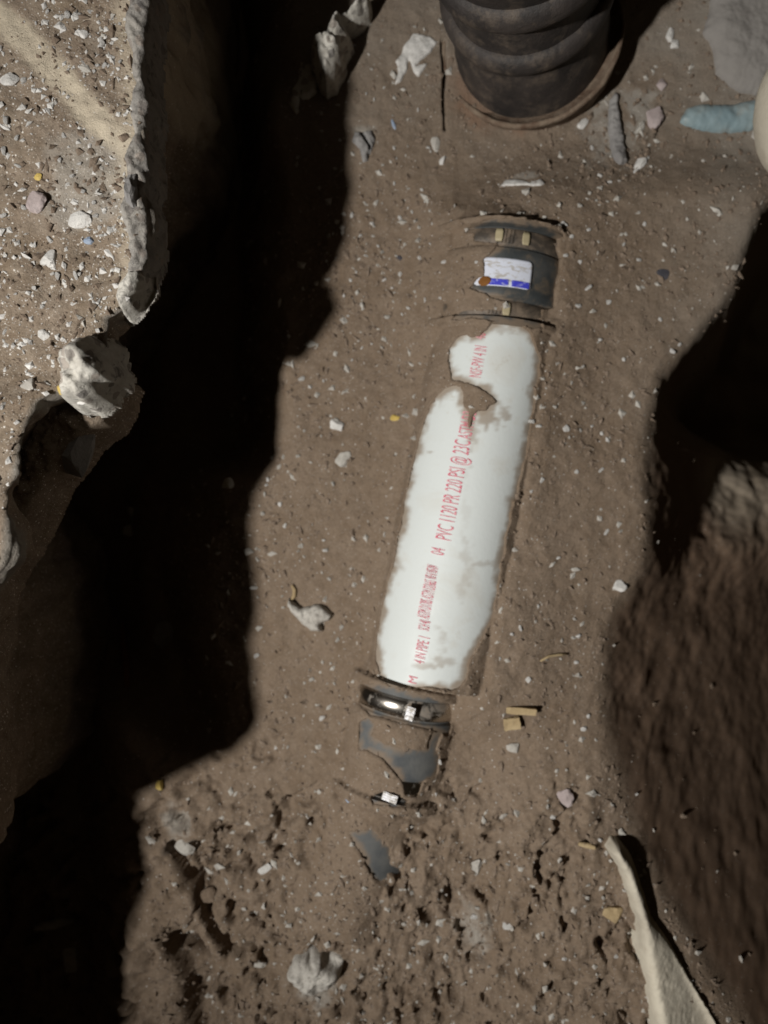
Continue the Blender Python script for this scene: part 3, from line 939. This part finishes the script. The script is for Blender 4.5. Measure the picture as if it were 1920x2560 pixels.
poly_rock('concrete_chunk', sc([(720, -60), (720, 0), (640, 110), (480, 240), (390, 370), (290, 470), (310, 600), (380, 750), (450, 835), (550, 780), (600, 650), (640, 560), (640, 480), (720, 340), (640, 330), (620, 230), (800, 140), (890, 60), (910, -60)], .2532, 700, 0),
          .052, M_CONC, 'jagged pale concrete chunk at the top, straddling the shadow edge', 'concrete chunk', edge=.014, rough=.30, seed=5)
poly_rock('dim_concrete_slab', sc([(200, 600), (320, 640), (370, 780), (360, 900), (280, 980), (190, 960), (160, 1110), (100, 1050), (110, 900), (160, 820)], .2532, 700, 0),
          .006, M_CONC, 'thin concrete crust in the shadow just below the jagged chunk', 'concrete crust', edge=.004, seed=6)
poly_rock('mortar_patch', sc([(1320, 320), (1480, 350), (1550, 410), (1500, 500), (1400, 590), (1350, 640), (1470, 610), (1430, 680), (1370, 760), (1310, 700), (1290, 600),
                              (1270, 570), (1250, 690), (1200, 780), (1130, 830), (1170, 700), (1140, 600), (1200, 520), (1220, 440), (1280, 380)], .2532, 700, 0),
          .0028, M_WHITE, 'forked splash of grey white mortar left of the iron pipe', 'mortar', edge=.002, seed=7, bfreq=.002)
poly_rock('mortar_flake', [(1250, 462), (1268, 440), (1300, 444), (1325, 456), (1352, 446), (1362, 462), (1348, 472), (1320, 466), (1285, 466)], .0024, M_WHITE,
          'thin white mortar flake between iron pipe and upper coupling', 'mortar', edge=.002, seed=8, bfreq=.002)
poly_rock('grey_shard', [(1543, 218), (1550, 240), (1551, 280), (1560, 330), (1563, 370), (1566, 412), (1545, 420), (1530, 400), (1525, 340), (1522, 290), (1528, 245)], .007, M_GREY,
          'long upright grey shard at the edge of the iron pipe shadow', 'stone shard', edge=.005, seed=9, bfreq=.002)
poly_rock('crumbly_stone', [(720, 1497), (738, 1510), (752, 1522), (775, 1516), (795, 1510), (812, 1520), (832, 1535), (822, 1552), (800, 1560), (808, 1580), (775, 1580), (752, 1560), (728, 1535), (716, 1515)], .012, M_PALE,
          'crumbly heart shaped stone left of the white pipe', 'stone', edge=.006, rough=.5, seed=10, bfreq=.002)
poly_rock('flat_stone', [(885, 325), (930, 322), (938, 345), (920, 400), (905, 405), (900, 370), (880, 350)], .006, M_GREY,
          'dull grey stone by a short crack near the trench edge', 'stone', edge=.005, rough=.5, seed=11, bfreq=.002)
poly_rock('crumbly_rock', [(735, 2400), (775, 2385), (810, 2395), (860, 2405), (850, 2450), (830, 2480), (790, 2500), (740, 2480), (715, 2440)], .016, M_PALE,
          'large pale crumbly rock in the coarse soil at the bottom', 'rock', edge=.014, rough=.35, seed=12, bfreq=.003)
poly_rock('blue_plastic_piece', sc([(800, 1180), (870, 1050), (1000, 1010), (1300, 1015), (1550, 970), (1760, 940), (1760, 1220), (1590, 1240), (1500, 1275), (1200, 1285), (1000, 1260), (850, 1215)], .2532, 1500, 0),
            .010, M_BPL, 'smooth pale blue plastic piece at the right rim, half buried', 'plastic piece', edge=.016, rough=.06, seed=13, bfreq=.0015)
poly_rock('grey_rubble_slab', [(1790, -60), (1780, 20), (1765, 70), (1790, 110), (1800, 170), (1850, 215), (1900, 225), (1960, 220), (1990, -60)], .012, M_SLAB,
          'smooth grey slab in the upper right corner', 'stone slab', edge=.026, rough=.06, seed=14)
poly_rock('concrete_ridge', [(1535, 2110), (1552, 2112), (1588, 2160), (1615, 2240), (1636, 2310), (1680, 2370), (1730, 2460), (1790, 2560), (1850, 2680), (1700, 2700), (1645, 2600), (1625, 2500), (1610, 2400), (1600, 2310), (1575, 2240), (1555, 2180), (1525, 2130)],
          .012, M_BEIGE, 'smooth beige concrete ridge along the drop in the lower right corner', 'concrete ridge', edge=.012, rough=.10, seed=15, bfreq=.0012, base=.042, slope=(-.60, -.16), sink=.20)
poly_rock('concrete_tip', [(318, 672), (346, 676), (350, 700), (336, 728), (318, 756), (302, 778), (290, 764), (284, 742), (292, 712)], .007, M_CONC,
          'whitish pointed concrete tip hanging over the trench at the bank edge', 'concrete tip', on='ledge', base=.256, edge=.007, rough=.4, seed=16, bfreq=.003)
o = poly_rock('conglomerate_lump', [(190, 842), (220, 826), (242, 850), (252, 880), (266, 915), (262, 945), (240, 958), (228, 985), (205, 1008), (190, 1000), (162, 1003), (145, 990), (138, 962), (145, 930), (133, 900), (142, 868)], .024, M_CONC,
              'knobbly whitish concrete lump jutting from the bank over the dark trench', 'concrete lump', on='ledge', base=.262, edge=.014, rough=.45, seed=17, sink=.03, bfreq=.003)
lump_label = o
stone('ochre_inclusion', 156, 972, 34, 36, M_YEL, None, None, z=.277, flat=.5, sub=2).parent = o
stone('white_nodule', 205, 1000, 32, 26, M_WHITE, None, None, z=.262, flat=.5, sub=2).parent = o
for p in list(o.children):
    if 'label' in p: del p['label']
M_CRUST = stone_material('crust_concrete', (.23, .215, .20), (.36, .335, .30), 60, (.09, .08, .07), .7, agg=120)
poly_rock('concrete_crust', [(325, -60), (312, 60), (330, 130), (338, 200), (325, 260), (332, 330), (308, 400), (318, 470), (300, 520), (312, 580), (322, 640), (316, 700),
                             (346, 706), (362, 640), (366, 560), (358, 480), (364, 400), (356, 330), (367, 250), (358, 160), (366, 80), (372, -60)], .006, M_CRUST,
          'ragged grey concrete crust along the broken edge of the earth bank', 'concrete crust', on='ledge', base=.2535, edge=.006, rough=.8, slope=(-.35, 0), seed=19, bfreq=.004, sink=.03)
for u, v, w_, h_, z_, lb in ((333, 505, 44, 120, .252, 'largest grey stone in the crust edge, right of the oblong white stone'),
                             (243, 780, 50, 170, .235, 'grey rough stone face under the pointed concrete tip'), (190, 1090, 110, 200, .215, 'dull olive stone face in the bank wall under the concrete lump')):
    x, y = W(u, v, z_)
    s = K * (D - z_)
    o = link('edge_stone', rock_mesh('edge_stone', int(v), 3, w_ * s / 2 * 1.25, h_ * s / 2 * 1.2, .014, .35), M_GREY)
    o.location = (x, y, z_); tag(o, lb, 'stone')
poly_rock('earth_shoulder', [(-60, 1180), (30, 1060), (90, 985), (150, 955), (240, 925), (282, 955), (270, 1010), (225, 1065), (165, 1115), (105, 1190), (62, 1270), (20, 1370), (-60, 1500)], .012, LEDGE,
          'dim earth shoulder bulging from the bank wall below the whitish lump', 'earth shoulder', on='ledge', base=.222, edge=.024, rough=.8, seed=23, bfreq=.006, sink=.05)
# stone tip poking out of the bank wall in the lower left
o = link('jutting_stone', rock_mesh('jutting_stone', 5, 4, .045, .018, .012, .3), M_PALE)
o.location = (-.352, -.332, .215); o.rotation_euler = (0, .1, math.radians(-18))
tag(o, 'pale pointed stone jutting in at the lower left rim of the picture', 'stone')
# pale lump close to the lens at the right rim
o = link('pale_boulder', rock_mesh('pale_boulder', 8, 4, .050, .072, .050, .12, ncut=0), M_BEIGE)
xx, yy = W(2028, 285, .08)
o.location = (xx, yy, .08); tag(o, 'pale beige boulder cut off by the right rim beside the blue piece', 'boulder')


# wood chips, sticks
def tube(pts, rads, seg=8):
    V = []; F = []
    for i, p in enumerate(pts):
        p = Vector(p)
        d = (Vector(pts[min(i + 1, len(pts) - 1)]) - Vector(pts[max(i - 1, 0)])).normalized()
        n1 = d.cross(Vector((0, 0, 1))).normalized(); n2 = n1.cross(d)
        for k in range(seg):
            a = 2 * math.pi * k / seg
            V.append(p + (n1 * math.cos(a) + n2 * math.sin(a)) * rads[i])
    for i in range(len(pts) - 1):
        for k in range(seg):
            F.append((i * seg + k, i * seg + (k + 1) % seg, (i + 1) * seg + (k + 1) % seg, (i + 1) * seg + k))
    V.append(Vector(pts[0])); V.append(Vector(pts[-1]))
    T = [(len(V) - 2, (k + 1) % seg, k) for k in range(seg)]
    b = (len(pts) - 1) * seg
    T += [(len(V) - 1, b + k, b + (k + 1) % seg) for k in range(seg)]
    me = bpy.data.meshes.new('tube')
    me.from_pydata([tuple(v) for v in V], [], F + T)
    me.polygons.foreach_set('use_smooth', [True] * len(me.polygons))
    return me


def stick(name, pts_px, r, mat, label, cat, lift=.002):
    P = []
    for u, v in pts_px:
        x, y, z = place_px(u, v); P.append((x, y, z + lift))
    n = len(P)
    o = link(name, tube(P, [r * (1 - .45 * abs(2 * i / (n - 1) - 1)) for i in range(n)]), mat)
    return tag(o, label, cat)


stick('twig', [(1350, 1652), (1370, 1640), (1395, 1636), (1418, 1634)], .0017, M_WOOD, 'small curved tan twig right of the white pipe', 'twig')
stick('twig', [(730, 1462), (737, 1475), (736, 1490), (728, 1500)], .0026, M_WOOD, 'short tan stub above the heart shaped stone', 'twig')
stick('rusty_rod', [(308, 1560), (312, 1610), (318, 1660), (320, 1715)], .0055, M_RUST, 'rusty brown stick lying in the dark trench', 'stick', .004)
stick('dim_splinter', [(90, 2315), (140, 2305), (190, 2290)], .006, M_PALE, 'pale splinter lying in the darkness at the lower left', 'splinter', .004)
stick('splinter', [(1445, 2105), (1468, 2110), (1486, 2116)], .0034, M_WOOD, 'pale yellow splinter near the drop, lower right', 'splinter', .003)


def wood_chip(name, u, v, w, h, ang, label):
    x, y, z = place_px(u, v)
    bm = bmesh.new(); bmesh.ops.create_cube(bm, size=1)
    bmesh.ops.subdivide_edges(bm, edges=bm.edges, cuts=3, use_grid_fill=True)
    from mathutils import noise
    s = K * (D - z)
    for vt in bm.verts:
        p = vt.co
        q = noise.noise(Vector((p.x * 3 + u, p.y * 3, p.z * 2))) * .22
        vt.co = Vector((p.x * w * s * (1 + q), p.y * h * s * (1 - q), p.z * .005 + .0012 * noise.noise(p * 2 + Vector((v, 0, 0)))))
    me = bpy.data.meshes.new(name); bm.to_mesh(me); bm.free()
    o = link(name, me, M_WOOD); o.location = (x, y, z + .004); o.rotation_euler = (.12, -.1, math.radians(ang))
    tag(o, label, 'wood chip')


wood_chip('wood_chip', 1302, 1774, 68, 17, -3, 'bright tan wood chip, upper of the two right of the lower coupling')
wood_chip('wood_chip', 1278, 1806, 40, 30, 10, 'squarish tan wood chip under the longer one')


# ------------------------------------------------------------------ the pipe run
def lathe_y(name, prof, seg=96, cap=True, inner=None):
    """lathe round the local y axis"""
    pr = list(prof)
    if inner is not None:
        pr = pr + [(pr[-1][0], inner), (pr[0][0], inner), pr[0]]
    a = np.linspace(0, 2 * math.pi, seg, endpoint=False)
    T = np.array([p[0] for p in pr]); R = np.array([p[1] for p in pr])
    V = np.stack([R[:, None] * np.sin(a)[None], np.repeat(T[:, None], seg, 1), R[:, None] * np.cos(a)[None]], -1).reshape(-1, 3)
    F = grid_faces(len(pr), seg, close=True)
    return mesh_np(name, V, F), V


def sharp(me, deg=35):
    try: me.set_sharp_from_angle(angle=math.radians(deg))
    except Exception: pass


root = empty('pvc_pipe', (0, 0, 0)); root.matrix_world = PIPE.frame()
tag(root, 'white plastic drain pipe with red lettering, half buried in brown soil', 'pipe')
L0, L1 = -.187, .183
ts = np.linspace(L0, L1, 240)
me, Vv = lathe_y('pipe_wall', [(t_, PVC_R) for t_ in ts], 128, inner=PVC_R - .007)
# soil smeared on the plastic along the buried outline
M4 = np.array(PIPE.frame())
Vw = Vv @ M4[:3, :3].T + M4[:3, 3]
pu = 960 + Vw[:, 0] / (K * (D - Vw[:, 2])); pv = 1280 - Vw[:, 1] / (K * (D - Vw[:, 2]))
sd = sdf(pu, pv, POLY[0])
nn = fbm(Vw[:, 0], Vw[:, 1], .012, 4, 131); nf = fbm(Vw[:, 0], Vw[:, 1] * .6, .004, 3, 133)
so = .85 * sstep(18, 0, sd + 15 * nn + 5 * nf)
# dragged-soil patches around the tongue and at both ends
for u, v, rx, ry, k_ in ((1215, 1045, 55, 30, .75), (1255, 1040, 30, 22, .6), (1180, 1075, 16, 60, .55), (1115, 985, 24, 18, .45), (1262, 822, 48, 14, .45), (1070, 1665, 50, 10, .5), (1110, 1600, 18, 30, .35),
                         (1108, 1655, 30, 14, .45), (1165, 1400, 15, 70, .25), (1150, 1475, 14, 30, .22), (1225, 1410, 60, 8, .35), (1010, 1720, 90, 10, .6), (1075, 1130, 10, 5, .6), (1160, 1270, 14, 90, .14), (1000, 1290, 14, 120, .16)):
    d = np.hypot((pu - u) / rx, (pv - v) / ry) + .9 * nf + .6 * nn
    so = np.maximum(so, k_ * sstep(1.1, .3, d))
vattr(me, 'soiled', np.where(Vw[:, 2] > 0, np.clip(so, 0, .95), 0))
sharp(me)
link('pipe_wall', me, M_PVC, root)


def on_cyl(q, t, r):
    """arc length q across the crown, t along the axis -> local point"""
    a = q / r
    return (r * math.sin(a), t, r * math.cos(a))


def text_on_pipe(txt, t0, t1, q0, height, r, parent, name='lettering'):
    cu = bpy.data.curves.new('txt', 'FONT'); cu.body = txt; cu.size = 1.0; cu.resolution_u = 3
    tmp = bpy.data.objects.new('txt', cu); COL.objects.link(tmp)
    dg = bpy.context.evaluated_depsgraph_get()
    me = bpy.data.meshes.new_from_object(tmp.evaluated_get(dg))
    bpy.data.objects.remove(tmp); bpy.data.curves.remove(cu)
    bm = bmesh.new(); bm.from_mesh(me)
    for k in range(1, 12):
        bmesh.ops.bisect_plane(bm, geom=bm.verts[:] + bm.edges[:] + bm.faces[:], plane_co=(0, k * .07 - .06, 0), plane_no=(0, 1, 0))
    bmesh.ops.triangulate(bm, faces=bm.faces[:])
    bm.to_mesh(me); bm.free()
    co = np.zeros(len(me.vertices) * 3); me.vertices.foreach_get('co', co); co = co.reshape(-1, 3)
    x0, x1 = co[:, 0].min(), co[:, 0].max()
    tt = t0 + (co[:, 0] - x0) / (x1 - x0) * (t1 - t0)
    q = q0 + (.35 - co[:, 1]) / .7 * height
    a = q / r
    out = np.stack([r * np.sin(a), tt, r * np.cos(a)], 1)
    me.vertices.foreach_set('co', out.ravel().astype(np.float32)); me.update()
    me.name = name
    return link(name, me, M_RED, parent)


def t_of_v(v, z=.055):
    y = (1280 - v) * K * (D - z)
    return (y - AX0[1]) / ADIR[1]


q_l = -.0225
lines = [('M', 1716, 1700, .009), ('4 IN', 1665, 1640, .011), ('PIPE 1', 1634, 1600, .012), ('SCH 40', 1584, 1560, .012), ('ASTM D1785 ASTM D2665', 1556, 1462, .013),
         ('NSF 61 NSF-DW', 1458, 1425, .012), ('04', 1397, 1381, .014), ('PVC 1120 PR 220 PSI @ 23C', 1358, 1112, .0165), ('ASTM D2', 1108, 1040, .014), ('NSF-PW 4 IN', 955, 878, .0125), ('40', 862, 846, .011), ('PV', 840, 826, .010)]
for i, (t_, va, vb, hh) in enumerate(lines):
    text_on_pipe(t_, t_of_v(va), t_of_v(vb), q_l + .003 * math.sin(i), hh, PVC_R + .0006, root)

def clamp_ring(parent, t0, width, r, mat=M_STEEL, head_ang=None):
    pr = [(t0, r), (t0 + .0006, r + .0011), (t0 + width * .5, r + .0014), (t0 + width - .0006, r + .0011), (t0 + width, r)]
    me, _ = lathe_y('clamp', pr, 120, inner=r - .001)
    c = link('clamp', me, mat, parent)
    # the worm slots, one slat apart, proud strips pressed in the band
    if head_ang is not None:
        V = []; F = []
        for k in range(5):
            a0 = head_ang + (k - 2) * .05
            for (aa, tt) in ((a0, t0 + .002), (a0 + .022, t0 + .002), (a0 + .022, t0 + width - .002), (a0, t0 + width - .002)):
                for rr_ in (r + .0010, r + .0024):
                    V.append((rr_ * math.sin(aa), tt, rr_ * math.cos(aa)))
            b = k * 8
            F += [(b + 1, b + 3, b + 5, b + 7), (b, b + 1, b + 3, b + 2), (b + 2, b + 3, b + 5, b + 4), (b + 4, b + 5, b + 7, b + 6), (b + 6, b + 7, b + 1, b)]
        me = bpy.data.meshes.new('worm_thread'); me.from_pydata(V, [], F)
        link('worm_thread', me, mat, c)
    return c


def curve_prof(pts, n=8):
    P = np.array(pts, float); out = []
    for i in range(len(P) - 1):
        for k in range(n):
            t_ = k / n; out.append(P[i] * (1 - t_) + P[i + 1] * t_)
    out.append(P[-1]); return [tuple(p) for p in out]


def soil_attr(me, Vl, run):
    M4 = np.array(run.frame())
    Vw = Vl @ M4[:3, :3].T + M4[:3, 3]
    pu = 960 + Vw[:, 0] / (K * (D - Vw[:, 2])); pv = 1280 - Vw[:, 1] / (K * (D - Vw[:, 2]))
    sd = np.full(len(Vw), -1e9)
    for P in POLY[1:]:
        sd = np.maximum(sd, sdf(pu, pv, P))
    so = .92 * sstep(13, 0, sd + 12 * fbm(Vw[:, 0], Vw[:, 1], .012, 4, 141) + 8 * fbm(Vw[:, 0], Vw[:, 1], .004, 3, 143))
    vattr(me, 'soiled', np.clip(so, 0, 1))


def coupling(name, run, label, sleeve_mat, heads, rw=.008, bw=.017, cm=None):
    r_ = empty(name, (0, 0, 0)); r_.matrix_world = run.frame()
    tag(r_, label, 'pipe coupling')
    dense = [tuple(p) for p in curve_prof(run.prof, 6)]
    me, Vs = lathe_y('sleeve', dense, 160, inner=run.prof[0][1] * .86)
    sharp(me, 28)
    soil_attr(me, Vs, run)
    link('sleeve', me, sleeve_mat, r_)
    L = run.prof[-1][0]; b = run.prof[4][1]
    clamp_ring(r_, rw + .001, bw, b, cm, head_ang=heads[0])
    clamp_ring(r_, L - rw - bw - .001, bw, b, cm, head_ang=heads[1])
    return r_


ctop = coupling('rubber_coupling', TOPC, 'dark rubber pipe coupling with white and blue label, above the white pipe', M_RUB, (-.12, -.10), cm=M_MUDST)
cbot = coupling('rubber_coupling', BOTC, 'dark rubber pipe coupling with bright steel clamp, below the white pipe, mostly soil covered', M_RUB2, (1.3, 1.3), .012, .020, M_BRIGHT)


def patch(name, parent, r, q0, q1, t0, t1, mat, rad=.004, nq=26, nt=16, shift=0.0, thick=.0005):
    """rounded rectangle wrapped on a cylinder"""
    V = []; F = []
    for i in range(nt + 1):
        f = i / nt; t = t0 + (t1 - t0) * f
        e = min(t - t0, t1 - t)
        ins = rad - math.sqrt(max(0, rad * rad - max(0, rad - e) ** 2)) if rad > 0 else 0
        for j in range(nq + 1):
            g = j / nq
            q = (q0 + ins) + (q1 - q0 - 2 * ins) * g
            V.append(on_cyl(q, t + shift * (q - q0), r))
    n1 = nq + 1
    for i in range(nt):
        for j in range(nq):
            F.append((i * n1 + j, i * n1 + j + 1, (i + 1) * n1 + j + 1, (i + 1) * n1 + j))
    me = bpy.data.meshes.new(name); me.from_pydata(V, [], F)
    me.polygons.foreach_set('use_smooth', [True] * len(F))
    o = link(name, me, mat, parent)
    md = o.modifiers.new('t', 'SOLIDIFY'); md.thickness = thick; md.offset = 0
    return o


rb = .0715 * 1.05 + .0006
lab = patch('sticker', ctop, rb, -.034, .024, .0380, .0660, M_LAB, .004)
patch('blue_stripe', lab, rb + .0005, -.019, .001, .0388, .0450, M_LBLUE, .0008, thick=.0003)
patch('blue_stripe', lab, rb + .0005, .004, .0225, .0388, .0450, M_LBLUE, .0008, thick=.0003)
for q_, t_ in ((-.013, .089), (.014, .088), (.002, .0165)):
    patch('clamp_glint', ctop, .0715 + .0030, q_ - .0038, q_ + .0038, t_ - .0062, t_ + .0062, M_TAN_GLINT, .0008, nq=6, nt=4, thick=.0009)  # thin tan plates painted as the torch highlights on the muddy clamps
bm = bmesh.new(); bmesh.ops.create_icosphere(bm, subdivisions=2, radius=1)
for v_ in bm.verts: v_.co = Vector((v_.co.x * .0065, v_.co.y * .0048, v_.co.z * .0012))
me = bpy.data.meshes.new('rust_blob'); bm.to_mesh(me); bm.free()
rbb = link('rust_blob', me, M_RUST, lab)
a = -.0225 / rb; rbb.location = ((rb + .001) * math.sin(a), .0420, (rb + .001) * math.cos(a)); rbb.rotation_euler = (0, a, .3)

# worm screw housings of the lower coupling, added and turned for a torch glint
def added_glint_housing(parent, u, v, z, w, h):
    p = Vector((*W(u, v, z), z))
    n_ = ((LP - p).normalized() + (Vector((0, 0, D)) - p).normalized()).normalized()
    bm = bmesh.new(); bmesh.ops.create_cube(bm, size=1)
    for vt in bm.verts: vt.co = Vector((vt.co.x * w, vt.co.y * h, vt.co.z * .003))
    for k in range(3):
        r_ = bmesh.ops.create_cube(bm, size=1)
        for vt in r_['verts']: vt.co = Vector((vt.co.x * w * .9, vt.co.y * h * .16 + (k - 1) * h * .3, vt.co.z * .0010 + .0018))
    me = bpy.data.meshes.new('added_glint_housing'); bm.to_mesh(me); bm.free()
    o = link('added_glint_housing', me, M_GLINT, parent)
    q = Vector((0, 0, 1)).rotation_difference(n_)
    o.matrix_parent_inverse = parent.matrix_world.inverted()
    o.matrix_world = Matrix.Translation(p) @ q.to_matrix().to_4x4() @ Matrix.Rotation(math.radians(-16), 4, 'Z')


added_glint_housing(cbot, 975, 1994, .050, .0155, .0080)
added_glint_housing(cbot, 1026, 1784, .056, .0085, .0130)

root = empty('buried_pipe', (0, 0, 0)); root.matrix_world = LOWP.frame()
tag(root, 'faint dusty grey pipe surface showing through soil under the lower coupling', 'pipe')
me, Vs = lathe_y('pipe_wall', [(t_, .060) for t_ in np.linspace(0, .145, 60)], 160, inner=.050)
soil_attr(me, Vs, LOWP)
link('pipe_wall', me, M_RUB2, root)

# ------------------------------------------------------------------ cast iron riser at the top
b0 = Vector((*W(1338, 85, .02), .0)); b1 = Vector((*W(1316, -52, .100), .100))
ax = (b1 - b0).normalized()
root = empty('cast_iron_pipe', b0)
root.rotation_mode = 'QUATERNION'
root.rotation_quaternion = Vector((0, 0, 1)).rotation_difference(ax)
tag(root, 'thick ringed cast iron riser pipe with rusty base rim at the top', 'iron pipe')


def lathe_z(name, prof, mat, parent, wob=.0006, seg=140):
    a = np.linspace(0, 2 * math.pi, seg, endpoint=False)
    Zs = np.array([p[0] for p in prof]); R = np.array([p[1] for p in prof])
    A, ZZ = np.meshgrid(a, Zs); RR = np.repeat(R[:, None], seg, 1)
    RR = RR + wob * fbm(np.cos(A) * .1 + ZZ, np.sin(A) * .1 + ZZ * .3, .02, 3, len(prof))
    V = np.stack([RR * np.cos(A), RR * np.sin(A), ZZ], -1).reshape(-1, 3)
    me = mesh_np(name, V, grid_faces(len(prof), seg, True))
    return link(name, me, mat, parent)


def curve_prof(pts, n=8):
    P = np.array(pts, float); out = []
    for i in range(len(P) - 1):
        for k in range(n):
            t_ = k / n; out.append(P[i] * (1 - t_) + P[i + 1] * t_)
    out.append(P[-1]); return [tuple(p) for p in out]


lathe_z('barrel', curve_prof([(-.03, .082), (.018, .080), (.05, .077), (.075, .074), (.12, .074), (.16, .074), (.22, .074), (.55, .074)]), M_IRON, root)
lathe_z('base_rim', [(-.02, .088), (.004, .090), (.010, .0935), (.015, .0945), (.018, .0935), (.0185, .0905), (.012, .088), (.008, .079)], M_RIM, root, .0016)
for zc, rr_, tw in ((.096, .0735, .0115), (.168, .0765, .013), (.235, .074, .011)):
    lathe_z('collar', [(zc + tw * math.sin(t_) * 1.15, rr_ + tw * .85 * math.cos(t_)) for t_ in np.linspace(-math.pi / 2, math.pi / 2, 14)], M_IRON, root)
lathe_z('hub', curve_prof([(.176, .078), (.20, .083), (.27, .083), (.275, .078)]), M_IRON, root)
